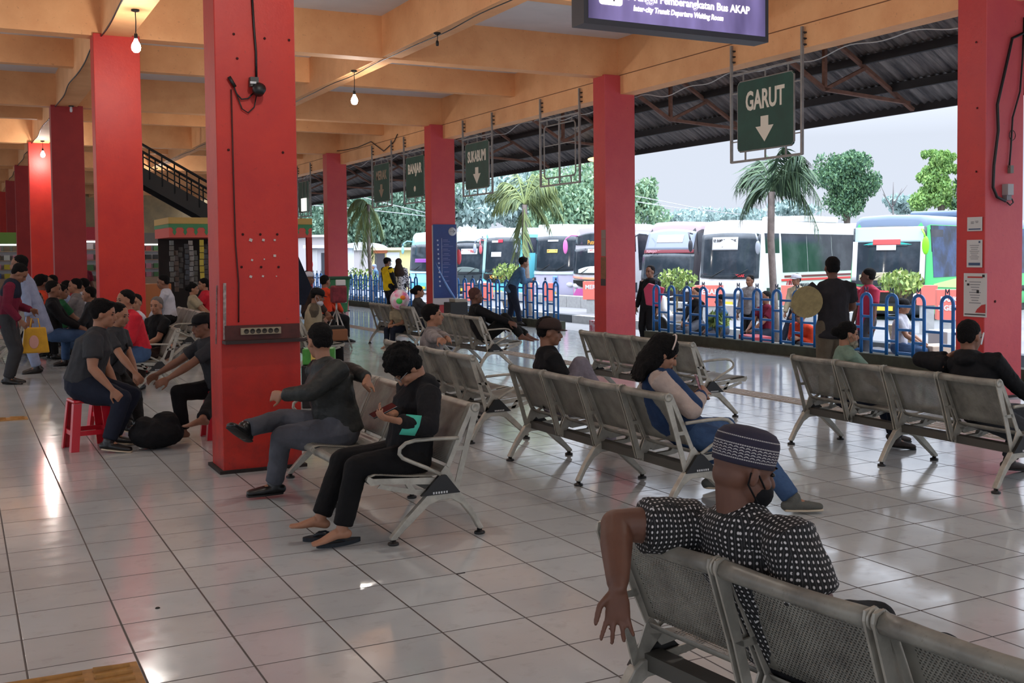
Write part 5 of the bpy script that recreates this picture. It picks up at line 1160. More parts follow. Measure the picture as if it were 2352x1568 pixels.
# stalls further back, seen between the pillars
def stall(x, y, w, label, seed, colr):
    random.seed(seed); t = thing('shop_stall', label, 'stall', (x, y, 0))
    b = MB(); b.box((0, .8, 1.25), (w, .08, 2.5)); b.build('back_wall', M('stall_white_wall', (206, 204, 206), .7), t)
    b = MB(); b.box((0, .3, 2.42), (w, 1.1, .4)); b.build('sign_board', colr, t)
    b = MB(); b.box((0, 0, .45), (w, .5, .9)); b.build('counter', M('stall_counter', (146, 120, 100), .7), t)
    for r in range(4):
        b = MB(); b.box((0, .62, .90+r*.34), (w-.1, .26, .03)); b.build('shelf', M('stall_counter', (146, 120, 100), .7), t)
        for k in range(int(w/.30)):
            b = MB(); b.box((0, 0, .09), (.2, .16, .18)); q = b.build('goods_packet', GC[random.randrange(8)]); q.location = (x-w/2+.2+k*.30, y+.62, .918+r*.34)
            tag(q, 'small goods packet on the back shelves of the '+label.split(' seen')[0].split(' between')[0], 'packet', 'goods on the shelves of the '+label.split(' seen')[0])
    b = MB(); b.box((0, .25, 2.17), (w*.7, .06, .05)); b.build('tube_lamp', M('stall_tube_light', (250, 250, 245), .4, emit=2), t)
    return t
stall(3.9, 38, 2.6, 'white-walled stall left of the kiosk', 21, M('stall_red_board', (190, 60, 76), .6))
stall(2.6, 46, 3.6, 'bright stall between the second and third pillars', 22, M('stall_green_board', (120, 160, 70), .6))
stall(7.2, 46, 4.6, 'dim far stall behind the kiosk', 23, M('stall_grey_board', (120, 116, 110), .6))
# stairs
t = thing('staircase', 'black steel staircase rising to the left above the kiosk', 'staircase', (0, 0, 0))
ys = 30.5
p0, p1 = at(322, 400, y=ys), at(500, 500, y=ys); dx = (p1-p0)
for yy in (ys, ys+1.1):
    b = MB(); o_ = V((0, yy-ys, 0)); b.bar(p0-dx*.25+o_, p1+dx*.12+o_, .06, .34, up=(0, 1, 0)) if False else b.prism([p0-dx*.25+V((0, 0, .22)), p1+dx*.12+V((0, 0, .22)), p1+dx*.12+V((0, 0, -.22)), p0-dx*.25+V((0, 0, -.22))], o_, (0, .06, 0)); b.build('stringer', M('black_steel', (13, 14, 18), .6), t)
    b = MB(); hr = V((0, 0, .80)); b.tube([p0-dx*.25+o_+hr, p1+dx*.12+o_+hr], .035, n=8); b.tube([p0-dx*.25+o_+hr*.62, p1+dx*.12+o_+hr*.62], .018, n=6)
    for k in range(9): q = p0-dx*.2+dx*(k*.16)+o_; b.tube([q, q+hr], .018, n=6)
    b.build('handrail', M('black_steel', (13, 14, 18), .6), t)
for k in range(13):
    q = p0-dx*.22+dx*(k*.1); b = MB(); b.box((q.x, ys+.58, q.z+.1), (.30, 1.1, .05)); b.build('tread', M('black_steel', (13, 14, 18), .6), t)
# wheelie bin
bx, by = 9.55, 31.3
t = thing('wheelie_bin', 'tall green wheelie bin with white stickers', 'bin', (bx, by, 0), R(-8)); GB = M('green_bin_plastic', (48, 112, 68), .45)
b = MB(); b.lathe((0, 0, 0), [(.1, 0)], 4) if False else b.add([(-.24, -.3, .05), (.24, -.3, .05), (.24, .3, .05), (-.24, .3, .05), (-.32, -.38, 1.0), (.32, -.38, 1.0), (.32, .38, 1.0), (-.32, .38, 1.0)], [(0, 3, 2, 1), (4, 5, 6, 7), (0, 1, 5, 4), (1, 2, 6, 5), (2, 3, 7, 6), (3, 0, 4, 7)]); bevel(b.build('tub', GB, t), .03)
b = MB(); b.box((0, 0, 1.03), (.72, .84, .07)); bevel(b.build('lid', M('dark_green_lid', (34, 78, 52), .5), t), .02)
for s in (1, -1): b = MB(); b.lathe((.25*s, .32, .1), [(.1, -.03), (.1, .03)], 16, Matrix.Rotation(pi/2, 3, 'Y')); b.build('wheel', BLK, t)
for z, zz in ((.66, 'a'), (.40, 'b')): b = MB(); b.box((.08, -.375+(.66-z)*.0+.0-.0, z), (.24, .05, .16)); b.build('sticker', WHT, t)
# dark bin at banner pillar
t = thing('litter_bin', 'dark square litter bin with a pale rim at the banner pillar', 'bin', (10.1, 23.9, 0))
b = MB(); b.prism([(-.22, -.2, 0), (.22, -.2, 0), (.22, .2, 0), (-.22, .2, 0)], (0, 0, 0), (0, 0, .56)); bevel(b.build('body', M('black_bin', (34, 34, 34), .6), t), .015)
b = MB(); b.box((.06, 0, .60), (.3, .36, .07)); b.build('rim', M('pale_rim', (150, 142, 128), .6), t)

# ================================================================ OUTSIDE
G0 = -.35
def grid_ground():
    t = NT('grey_concrete_apron'); p = t.coord('Object'); n = t.ramp(t.noise(p, .35, 6, .65), .3, .7)
    t.k(t.mix(n, srgb((100, 101, 104)), srgb((122, 122, 123))), t.b.inputs['Base Color']); t.b.inputs['Roughness'].default_value = .8; return t.m
b = MB(); b.box((86.6, 60, G0-.1), (150, 260, .2)); struct(b.build('ground', grid_ground()))
b = MB(); b.box((11.65, 25, -.22), (.3, 72, .3)); nt[0] += 1; struct(b.build('trim_%d' % nt[0], M('platform_edge_concrete', (128, 126, 120), .9)))
def kerbrow(x, y0, y1, cols, label, h=.22, w=.3, L=1.6, dark=(62, 68, 74)):
    t = thing('striped_kerb', label, 'kerb', (x, y0, G0)); k = 0; y = 0
    while y < y1-y0:
        b = MB(); b.box((0, y+L/2, h/2), (w, L-.03, h)); b.build('kerb_block', [M('kerb_white', (160, 162, 162), .85, var=.15), M('kerb_dark', dark, .85, var=.1)][k % 2 if cols == 2 else 0], t); y += L; k += 1
kerbrow(15.9, 25.4-1.6*9, 60, 2, 'black and white striped road kerb just outside the fence opening')
kerbrow(20.6, 22, 43, 1, 'rough whitish stone kerb in front of the parked buses', .42, .45, 1.1)
def planter(px, py, d, label, body, plant=True, text_=None):
    c = at(px, py, d=d); t = thing('sign_box', label, 'planter', (c.x, c.y, G0), R(0))
    return t
# salmon route boards
SAL = M('salmon_red_board', (222, 112, 100), .6)
def board(px0, py0, px1, py1, d, label, txt=None, size=.1):
    a, c = at(px0, py0, d=d), at(px1, py1, d=d); m_ = (a+c)/2; w = (c-a).dot(CR); w = abs(w); h_ = abs(a.z-c.z)
    t = thing('route_board', label, 'sign', (m_.x, m_.y, 0), R(-58+18)); rz = t.rotation_euler.z
    b = MB(); b.box((0, 0, m_.z), (w*1.02, .35, h_)); b.build('board_box', SAL, t)
    b = MB(); b.box((0, 0, (G0+m_.z-h_/2)/2), (w*.7, .3, m_.z-h_/2-G0)); b.build('plinth', M('kerb_white', (160, 162, 162), .85), t)
    if txt:
        for i, ln in enumerate(txt.split('\n')): text(ln, size, WHT, t, (0, -.18, m_.z+h_*.18-i*size*1.25), FACE_NY, 'lettering', .95, bold=.006)
    return t
board(1341, 646, 1392, 687, 38, 'salmon red route board reading MERAK left of the middle pillar', 'MERAK', .2)
board(1592, 655, 1660, 702, 33, 'salmon red route board behind the fence, below the white bus', 'MERAK', .22)
board(1795, 655, 1830, 700, 31, 'narrow salmon red board right of the palm trunk', None)
board(2108, 655, 2150, 700, 27, 'small salmon red board left of the large lettered one', '', .1)
board(2152, 665, 2216, 733, 24, 'large salmon red board reading PARKIR NGETEM beside the right pillar', 'PARKIR\nNGETEM', .15)
for px, d in ((1010, 43), (1075, 42), (1120, 42), (1215, 40), (1262, 39)): board(px-10, 650, px+10, 690, d, 'salmon red board behind the far fence, '+{1010: 'nearest the banner', 1075: 'second along', 1120: 'third along', 1215: 'right of the leaning man', 1262: 'last before the fence opening'}[px])

def leafblob(name, c, radii, n, size, mat, parent=None, seed=1, jitter=1.0):
    rnd = random.Random(seed); b = MB()
    for i in range(n):
        u = V((rnd.gauss(0, 1), rnd.gauss(0, 1), rnd.gauss(0, 1))).normalized(); r = rnd.random()**.33
        p = V(c)+V((u.x*radii[0]*r, u.y*radii[1]*r, u.z*radii[2]*r)); s_ = size*rnd.uniform(.6, 1.3)
        m = Euler((rnd.uniform(0, 6), rnd.uniform(0, 6), rnd.uniform(0, 6))).to_matrix(); b.mi = rnd.randrange(2)
        b.add([p+m @ V((-s_, 0, 0)), p+m @ V((0, -s_*.5, 0)), p+m @ V((s_, 0, 0)), p+m @ V((0, s_*.5, 0))], [(0, 1, 2, 3)])
    return b
def tree(px, py, d, w, h, label, mats, seed=1, trunk=True, n=5000, leaf=.35, blobs=9, taper=0):
    c = at(px, py, d=d); rnd = random.Random(seed); t = thing('tree', label, 'tree', (c.x, c.y, G0))
    zc = c.z-G0; b = MB()
    for i in range(blobs):
        q = rnd.uniform(-1, 1); zz = rnd.uniform(-1, 1); k = (1-taper*(zz+1)/2)
        bc = V((CR.x*q*w*.33*k+rnd.uniform(-1, 1)*w*.2, CR.y*q*w*.33*k+rnd.uniform(-1, 1)*w*.2, zc+zz*h*.36)); r = w*rnd.uniform(.17, .30)*k
        bb = leafblob('x', bc, (r, r, min(r, h*.3)), n//blobs, leaf, None, None, seed*31+i)
        b.v += [v for v in bb.v] if False else []
        o_ = len(b.v); b.v += bb.v; b.f += [tuple(x+o_ for x in f) for f in bb.f]; b.m += bb.m; b.sm += bb.sm
    b.build('foliage', mats, t)
    if trunk: b = MB(); b.tube([(0, 0, 0), (.1, 0, zc*.5), (0, .1, zc)], [.28, .2, .1], n=8); b.tube([(.05, 0, zc*.45), (w*.15, 0, zc+h*.1)], [.12, .04], n=6); b.tube([(.05, 0, zc*.45), (-w*.15, .1, zc+h*.1)], [.12, .04], n=6); b.build('trunk', M('tree_bark', (92, 84, 76), .9), t)
    return t
LA = [M('leaf_mid', (104, 142, 100), .7), M('leaf_dark', (72, 108, 84), .7)]; LB = [M('leaf_pale', (150, 178, 140), .7), M('leaf_pale2', (122, 156, 128), .7)]  # foliage colours lightened to carry the haze of distance
LC = [M('leaf_hazy', (166, 188, 184), .8), M('leaf_hazy2', (148, 172, 170), .8)]; LD = [M('leaf_bright', (142, 178, 96), .7), M('leaf_bright2', (116, 156, 88), .7)]; LE = [M('leaf_deep', (92, 126, 108), .75), M('leaf_deep2', (124, 154, 132), .75)]  # distance haze is mixed into these leaf tones as well
tree(1945, 420, 74, 3.4, 4.4, 'rounded green tree against the sky, right of the near palm', LA, 3, n=12000, leaf=.12, blobs=30)
tree(2162, 405, 78, 3.3, 5.4, 'tall pale green pointed tree beside the right pillar', LD, 4, n=13000, leaf=.13, blobs=44, taper=.75)
tree(2208, 440, 78, 2.4, 2.6, 'dark green treetop peeping out at the right pillar', LA, 5, n=1500, leaf=.2)
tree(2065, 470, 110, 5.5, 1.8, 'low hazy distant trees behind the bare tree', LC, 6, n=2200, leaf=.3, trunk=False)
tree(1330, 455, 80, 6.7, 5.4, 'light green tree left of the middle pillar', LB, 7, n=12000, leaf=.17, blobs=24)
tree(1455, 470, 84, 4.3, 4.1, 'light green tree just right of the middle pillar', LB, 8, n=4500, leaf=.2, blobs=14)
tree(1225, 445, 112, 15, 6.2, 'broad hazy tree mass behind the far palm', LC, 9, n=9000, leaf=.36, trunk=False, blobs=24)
tree(870, 490, 90, 13, 7.1, 'large dense dark green tree between the left platform pillars', LE, 10, n=26000, leaf=.2, blobs=60)
tree(760, 470, 100, 10.4, 8.6, 'dense green tree left of the bin pillar', LE, 11, n=16000, leaf=.22, blobs=36)
tree(945, 400, 116, 15, 9, 'pale green tree rising behind the hanging signs', LB, 12, n=12000, leaf=.3, blobs=26)
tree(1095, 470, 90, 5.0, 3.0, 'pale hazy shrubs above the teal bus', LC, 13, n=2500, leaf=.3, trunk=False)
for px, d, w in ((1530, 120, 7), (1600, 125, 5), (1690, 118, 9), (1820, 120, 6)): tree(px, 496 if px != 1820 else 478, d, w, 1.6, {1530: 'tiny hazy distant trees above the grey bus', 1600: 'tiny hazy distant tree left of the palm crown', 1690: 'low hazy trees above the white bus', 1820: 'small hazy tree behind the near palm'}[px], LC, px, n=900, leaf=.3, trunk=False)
# bare tree
c = at(2050, 500, d=75); t = thing('bare_tree', 'leafless grey tree behind the right-hand bus', 'tree', (c.x, c.y, G0)); b = MB()
for px, py, ex, ey, r in ((2052, 520, 2050, 470, .09), (2050, 480, 2028, 445, .05), (2050, 470, 2052, 418, .05), (2050, 475, 2072, 432, .05), (2062, 452, 2084, 425, .03), (2036, 458, 2022, 424, .03)):
    p, q = at(px, py, d=75)-V((c.x, c.y, G0)), at(ex, ey, d=75)-V((c.x, c.y, G0)); b.tube([p, (p+q)/2+V((.03, 0, 0)), q], [r, r*.8, r*.4], n=6)
b.tube([(0, 0, 0), (0, 0, 3.2)], [.14, .09], n=8); b.build('branches', M('bare_wood', (120, 116, 116), .9), t)

# palms
def palm(px, py, ybase, d, label, fronds, seed, tr=.075, mats=None, top_r=.07):
    c = at(px, py, d=d); rnd = random.Random(seed); base = V((c.x, c.y, G0)); zt_ = c.z-G0
    t = thing('palm_tree', label, 'palm', base); b = MB(); b.tube([(.12, 0, 0), (.06, 0, zt_*.35), (0, .02, zt_*.7), (0, 0, zt_)], [tr*1.25, tr, tr*.95, top_r], n=10); b.build('trunk', M('palm_trunk_grey', (142, 130, 124), .9, var=.3, vscale=6, bump=.4), t)
    for i, (ex, ey, sag) in enumerate(fronds):
        e = at(ex, ey, d=d+rnd.uniform(-.8, .8))-base; s_ = V((0, 0, zt_)); mid_ = (s_+e)/2+V((0, 0, sag)); b = MB(); N = 26; prev = None; P = []
        for k in range(N+1): q = k/N; P.append(s_*(1-q)**2+mid_*2*q*(1-q)+e*q*q)
        b.tube(P, [.022*(1-.8*k/N)+.003 for k in range(N+1)], n=5)
        for k in range(3, N+1):
            tdir = (P[k]-P[k-1]).normalized(); sd_ = tdir.cross(V((0, 0, 1))); 
            if sd_.length < .05: sd_ = V((1, 0, 0))
            sd_.normalize(); L_ = .62*(1-abs(k/N-.45)*.9)
            for s2 in (1, -1):
                for rep in range(2):
                    dr = (sd_*s2*rnd.uniform(.35, .8)+tdir*rnd.uniform(.3, .7)+V((0, 0, -rnd.uniform(.5, 1.3)))).normalized(); L2 = L_*rnd.uniform(.7, 1.15); p = P[k]+tdir*rnd.uniform(-.05, .05); w_ = tdir*.016+sd_*.006
                    q2 = p+dr*L2*.55; q3 = p+dr*L2+V((0, 0, -.12*L2)); b.mi = rnd.randrange(2); b.add([p-w_, p+w_, q2+w_*1.1, q2-w_*1.1, q3], [(0, 1, 2, 3), (3, 2, 4)])
        b.mi = 0; b.build('frond', mats or [M('palm_green', (92, 118, 88), .7), M('palm_dark', (64, 88, 70), .7)], t)
palm(1772, 440, 760, 22.5, 'near feathery palm tree rising behind the GARUT sign', [(1700, 500, .75), (1690, 430, .75), (1735, 372, .45), (1800, 340, .3), (1868, 400, .75), (1880, 530, .95), (1850, 470, .9), (1722, 470, .6), (1845, 360, .5), (1888, 470, 1.0), (1760, 355, .3), (1825, 395, .45)], 5)
palm(1205, 470, 600, 31, 'far palm tree between the banner pillar and the middle pillar', [(1118, 450, .5), (1150, 420, .4), (1185, 395, .2), (1240, 398, .3), (1275, 430, .6), (1292, 500, .9), (1180, 590, -.1), (1200, 575, -.2), (1135, 480, .5), (1262, 520, .6), (1222, 400, .3), (1290, 465, .8), (1190, 540, 0)], 6, .085, [M('palm_yellow_green', (136, 152, 96), .7), M('palm_olive', (104, 124, 84), .7)])
palm(845, 470, 600, 38, 'pale drooping palm beside the bin pillar', [(800, 480, .5), (815, 560, .5), (858, 590, .3), (830, 600, .2), (880, 540, .5), (800, 520, .5)], 7, .07, [M('palm_yellow_green', (136, 152, 96), .7), LB[0]])
# small potted plants behind the fence
def pot(px, py, d, label, w=.8):
    c = at(px, py, d=d); t = thing('potted_shrub', label, 'plant', (c.x, c.y, G0)); zc = c.z-G0
    bb = leafblob('x', (0, 0, zc), (w*.5, w*.5, w*.28), 420, .075, None, None, int(px)); bb.build('leaves', [M('shrub_yellow_green', (150, 172, 92), .7), M('shrub_olive', (110, 134, 72), .7)], t)
    b = MB(); b.tube([(0, 0, 0), (0, 0, zc)], .03, n=6)
    for k in range(5): b.tube([(0, 0, zc*.6), (w*.3*cos(k*1.26), w*.3*sin(k*1.26), zc)], .014, n=5)
    b.build('stems', M('stem_brown', (112, 100, 74), .8), t)
    b = MB(); b.lathe((0, 0, 0), [(.2, 0), (.28, .4), (.3, .42), (.26, .42)], 16); b.build('pot', M('speckled_tub', (176, 160, 136), .8, rgb2=(120, 104, 84), vscale=24), t)
pot(1555, 642, 30, 'yellow-green shrub above the fence, below the grey bus', 1.1); pot(2070, 648, 24, 'yellow-green shrub above the fence, right of the red-shirted man', .95); pot(1170, 628, 40, 'small green shrub left of the leaning man', 1.3); pot(825, 640, 44, 'low green shrub left of the yellow jacket', 1.6); pot(1650, 735, 20, 'potted plant in a speckled tub seen through the fence', .4)
# ================================================================ BUSES
GLS = M('dark_coach_glass', (42, 52, 60), .08, rgb2=(72, 80, 88), vscale=.9); GLS2 = M('smoked_side_glass', (26, 30, 40), .12, rgb2=(60, 62, 70), vscale=.8)
TYRE = M('tyre_rubber', (24, 24, 25), .85)
def bus(loc, rz, label, Ht=3.2, L=11.0, lean=.10, roof=WHT, body=WHT, low=BLK, parts=(), ws=(-1.12, 1.12, 1.25, 2.75), mirror=BLK, sidewin=True, sidebody=None, dome=0, door=True, ac=True, group=None, mside=(1, -1), msz=1.0):
    t = thing('coach', label, 'bus', loc, rz)
    W = 1.24
    def hw(z): return W-.10*max(0, z-1.4)/1.8
    def f(y, z): return lean*max(0, z-1.15)+.20*(y/1.24)**2+dome*max(0, z-2.0)**1.5
    out = []; rr = .28; zb = .28
    pts = [(-hw(zb)+.06, zb), (0, zb), (hw(zb)-.06, zb), (hw(zb), zb+.08)]+[(hw(z), z) for z in (.7, 1.0, 1.4, 1.8, 2.2, 2.6)]+[(hw(Ht)-rr*(1-cos(a)), Ht-rr+rr*sin(a)) for a in (0, .4, .8, 1.2, 1.57)]
    pts += [(0, Ht+.03)]; left = [(-y, z) for y, z in reversed(pts[3:-1])]; out = pts+left
    cz = 1.7; b = MB(); n = len(out); rings = []
    for sc, dx in ((.03, 0), (.35, 0), (.7, 0), (.9, .004), (.96, .03), (1.0, .12)): rings.append([(f(y*sc, cz+(z-cz)*sc)+dx, y*sc, cz+(z-cz)*sc) for y, z in out])
    for x in (.9, 2.5, L-.3): rings.append([(x+f(y, z)*(.6 if x < 1 else 0), y, z) for y, z in out])
    rings.append([(L, y*.94, cz+(z-cz)*.95) for y, z in out])
    vs = [p for r in rings for p in r]; fs = []
    for i in range(len(rings)-1):
        for k in range(n): fs.append((i*n+k, i*n+(k+1) % n, (i+1)*n+(k+1) % n, (i+1)*n+k))
    fs.append(tuple(range(n))); fs.append(tuple((len(rings)-1)*n+k for k in range(n-1, -1, -1)))
    b.add(vs, fs, True)
    # roof faces take the roof colour, low faces the skirt colour
    for i, fc in enumerate(b.f):
        z = sum(b.v[q][2] for q in fc)/len(fc)
        b.m[i] = 1 if z > Ht-.36 else (2 if z < .62 and i < 4*n+20 else 0)
    b.build('body', [body, roof, low], t)
    def fp(nm, mat, y0, y1, z0, z1, off=.012, top=None, bot=None, ny=12, nz=8, par=None):
        b = MB(); rows = []
        for j in range(nz+1):
            r_ = []
            for i in range(ny+1):
                y = y0+(y1-y0)*i/ny; u = (2*i/ny-1); a = z0+(bot(u) if bot else 0); c = z1+(top(u) if top else 0); z = a+(c-a)*j/nz; r_.append((f(y, z)-off, y, z))
            rows.append(r_)
        b.sheet(rows); o = b.build(nm, mat, par or t); solid(o, .012); return o
    def sp(nm, mat, x0, x1, z0, z1, off=.012, par=None, z0b=None, z1b=None):
        b = MB(); P = [(x0, z0), (x1, z0b if z0b is not None else z0), (x1, z1b if z1b is not None else z1), (x0, z1)]
        b.add([(x, -hw(z)-off, z) for x, z in P]+[(x, -hw(z)+.01, z) for x, z in P], [(0, 1, 2, 3), (7, 6, 5, 4), (0, 4, 5, 1), (1, 5, 6, 2), (2, 6, 7, 3), (3, 7, 4, 0)]); return b.build(nm, mat, par or t)
    y0, y1, z0, z1 = ws
    wsh = fp('windscreen', GLS, y0, y1, z0, z1, .018, top=lambda u: -.05*u*u, bot=lambda u: .04*u*u)
    for s in (-1, 1):
        b = MB(); b.tube([(f(.3*s, z0)-.04, .45*s+.2, z0+.02), (f(.1, z0+.5)-.035, .45*s-.35, z0+.32)], .014, n=5); b.build('wiper', BLK, wsh)
    if sidewin:
        sp('side_window', GLS2, 1.5 if door else .75, 3.2, 1.45, Ht-.42)
        for k in range(4): sp('side_window', GLS2, 3.24+k*1.8, 5.0+k*1.8, 1.45, Ht-.42)
    if door: sp('door', GLS2, .45, 1.35, .55, Ht-.42, .014)
    for s in (-1, 1):
        b = MB(); b.ell((f(.95, .85)-.01, .93*s, .82), (.05, .2, .10), None, 12, 8); b.build('headlight', M('headlight_glass', (214, 216, 220), .15), t)
        if s not in mside: continue
        b = MB(); b.tube([(.35, 1.02*s, Ht-.45), (.0, 1.10*s, Ht-.42), (-.16, 1.24*s, Ht-.55), (-.16, 1.27*s, Ht-.66)], .028, n=8); m = b.build('mirror_arm', mirror, t)
        b = MB(); b.ell((-.16, 1.28*s, Ht-.88), (.06, .09*msz, .22*msz), None, 12, 10); b.build('mirror', mirror, m)
    for x in (2.1, L-2.9):
        for s in (-1, 1):
            b = MB(); b.lathe((x, s*1.12, .47), [(.47, -.13), (.48, 0), (.47, .13), (.30, .14), (.28, .10)], 20, Matrix.Rotation(pi/2*-s, 3, 'X')); b.build('wheel', TYRE, t)
    b = MB(); b.box((f(0, .5)-.02, 0, .45), (.03, .5, .13)); b.build('number_plate', M('yellow_plate', (232, 200, 70), .5), t)
    if ac: b = MB(); b.box((L*.45, 0, Ht+.12), (2.6, 1.7, .22)); bevel(b.build('roof_unit', roof, t), .08, 3)
    for p_ in parts:
        k = p_[0]
        if k == 'f': fp(*p_[1:])
        elif k == 's': sp(*p_[1:])
        elif k == 'tf':  # text on the front: body, size, mat, y, z, sx
            _, bd, sz, mt, y, z, sx = p_; text(bd, sz, mt, t, (f(y, z)-.035, y, z), (pi/2, 0, -pi/2), 'lettering', sx, bold=.004)
        elif k == 'ts': _, bd, sz, mt, x, z, sx = p_; text(bd, sz, mt, t, (x, -hw(z)-.02, z), (pi/2, 0, 0), 'lettering', sx, bold=.004, shear=.15)
        elif k == 'fn': p_[1](t, f, hw)
    return t
BR = R(21)
def bp(px, d, g=-.45): c = at(px, 560, d=d); return (c.x, c.y, g)
cl = lambda n_, c, r=.35, **k: M(n_, c, r, **k)
TXR = M('red_lettering', (206, 60, 66), .6); TXK = M('black_lettering', (40, 40, 46), .6); TXY = M('yellow_lettering', (226, 220, 70), .6)
def logo(t, f, hw):
    b = MB(); z = 1.02; x = 1.9; b.tube([(x+.16*cos(a), -hw(z)-.014, z+.16*sin(a)) for a in [2*pi*k/16 for k in range(16)]], .018, n=6, closed=True); b.bar((x-.06, -hw(z)-.014, z-.12), (x+.0, -hw(z)-.014, z+.12), .03); b.bar((x, -hw(z)-.014, z-.12), (x+.07, -hw(z)-.014, z+.12), .03); b.build('logo', M('logo_red', (150, 40, 50), .6), t)
# white coach
bus(bp(1668, 36.5), BR, 'white coach with a KP RAMBUTAN MERAK card in the windscreen and PRIMAJASA on its side', 3.15, parts=[
    ('f', 'route_card', WHT, -.38, .62, 2.20, 2.62, .035), ('tf', 'KP. RAMBUTAN  MERAK', .13, TXK, .12, 2.50, .62), ('tf', 'VIA TOL', .07, TXK, .12, 2.28, .8),
    ('tf', 'MERAK', .12, TXR, -.5, 1.36, .9), ('f', 'white_front', WHT, -1.1, 1.1, .75, 1.18, .012), ('f', 'grille', cl('grille_dark', (70, 74, 80)), -.5, .5, .62, .72, .02),
    ('s', 'maroon_line', cl('maroon_stripe', (110, 40, 52)), 1.6, 10.9, 1.28, 1.345, .02), ('s', 'red_line', cl('red_stripe', (214, 54, 60)), 1.4, 10.9, 1.16, 1.23, .02), ('fn', logo), ('ts', 'PRIMAJASA', .17, TXK, 2.85, 1.0, 1)], mside=(-1,), mirror=M('mirror_grey', (150, 156, 166), .3), low=WHT)
# right-hand green coach
def teal_band(t, f, hw): pass
bus(bp(2033, 32.5), BR, 'grey-roofed coach with bright green sides behind the red-shirted man', 3.15, roof=cl('coach_grey_roof', (104, 122, 146), .25), body=cl('coach_green', (76, 186, 110)), low=cl('coach_dark_low', (44, 52, 60)), ws=(-1.13, 1.13, 1.12, 2.85), mside=(-1,), msz=1.2, mirror=M('lime_mirror', (132, 222, 40), .4), parts=[
    ('f', 'sunstrip', cl('sunstrip_pale_blue', (186, 214, 222)), -1.05, 1.05, 2.38, 2.82, .030), ('f', 'teal_arc', cl('teal_arc', (40, 170, 160)), -.75, .75, 2.30, 2.40, .034, lambda u: -.10*u*u),
    ('f', 'inner_dark_arch', GLS, -.62, .62, 2.26, 2.30, .038), ('f', 'red_banner', cl('banner_coral', (232, 84, 84)), -.42, .42, 2.30, 2.46, .044), ('f', 'name_card', WHT, -.30, .30, 2.14, 2.29, .046), ('tf', 'KP. RAMBUTAN', .085, TXR, 0, 2.215, .85),
    ('f', 'left_white_edge', WHT, .95, 1.12, 1.25, 2.4, .034), ('f', 'right_white_edge', WHT, -1.12, -.98, 1.25, 2.4, .034), ('f', 'dash_shelf', cl('dash_tan', (176, 168, 140)), -.85, .85, 1.26, 1.50, .026, lambda u: -.08*u*u), ('f', 'black_front', BLK, -1.16, 1.16, .62, 1.10, .014), ('f', 'coral_line', cl('banner_coral', (232, 84, 84)), -1.18, 1.18, 1.02, 1.07, .024, lambda u: .16*u*u-.10, lambda u: .16*u*u-.10),
    ('s', 'side_glass_band', cl('side_glass_blue', (52, 76, 118), .15, rgb2=(26, 34, 46), vscale=1.2), .5, 10.8, 1.35, 2.85, .010), ('s', 'yellow_green_wedge', cl('wedge_yellow_green', (182, 220, 130)), .5, 3.1, 1.08, 1.16, .022, None, .98, 1.36), ('s', 'orange_wedge', cl('wedge_orange', (226, 108, 60)), 2.6, 4.4, .9, 1.15, .026, None, 1.2, 1.55)], sidewin=False)
# grey dome coach
bus(bp(1524, 40.5), BR, 'dark coach with a silvery domed upper screen and blank white sticker', 3.25, lean=.16, dome=.22, roof=cl('plum_grey_roof', (150, 130, 140), .3), body=cl('coach_near_black', (40, 36, 42)), low=cl('coach_near_black', (40, 36, 42)), ws=(-1.14, 1.14, 1.15, 2.12), mirror=cl('mirror_dark', (50, 52, 60)), ac=False, parts=[
    ('f', 'upper_screen', cl('silver_blue_upper_screen', (140, 150, 168), .12), -1.06, 1.06, 2.24, 3.0, .022, lambda u: -.12*u*u), ('f', 'blank_sticker', WHT, -.62, .52, 2.50, 2.78, .036), ('f', 'red_brow', cl('maroon_brow', (120, 40, 52)), -1.1, 1.1, 2.12, 2.24, .022), ('tf', 'PRIMAJASA RAYA', .13, M('pale_pink_lettering', (214, 160, 170), .6), .5, 2.18, .8), ('f', 'lower_trim', WHT, -1.1, 1.1, 1.02, 1.10, .02), ('f', 'visitor_card', WHT, -.5, .1, 1.3, 1.38, .03)])
# DiPrima
bus(bp(1360, 45), BR, 'silver and black coach with Di Prima on its nose and a pink bumper', 3.3, roof=cl('lilac_grey_roof', (172, 166, 178), .3), body=cl('silver_body', (188, 190, 196), .3), low=cl('pink_bumper', (204, 98, 170), .35), ws=(-1.12, 1.12, 1.28, 2.35), mside=(1,), msz=1.35, mirror=cl('mirror_pink', (226, 120, 190)), ac=False, parts=[
    ('f', 'upper_screen', GLS, -1.08, 1.08, 2.48, 2.98, .022, lambda u: -.16*u*u), ('tf', 'Putra Jaya', .24, M('amber_lettering', (240, 170, 70), .5), -.1, 2.58, .9), ('f', 'white_card', WHT, -.3, .3, 2.16, 2.32, .034), ('tf', 'MERAK', .12, TXR, 0, 2.24, .9), ('f', 'dash_shell', cl('pale_dash', (212, 220, 214)), -.95, .8, 1.34, 1.62, .03, lambda u: -.14*u*u),
    ('f', 'yellow_pink_stripe', cl('yellow_pink_band', (230, 200, 90), rgb2=(214, 100, 170), vscale=.7), -1.14, 1.14, 1.08, 1.17, .03, lambda u: .06*u*u, lambda u: .06*u*u), ('f', 'black_nose', BLK, -1.12, 1.12, .72, 1.06, .026, None, lambda u: .22*u*u), ('tf', 'Di Prima', .26, TXY, 0, .92, .9)])
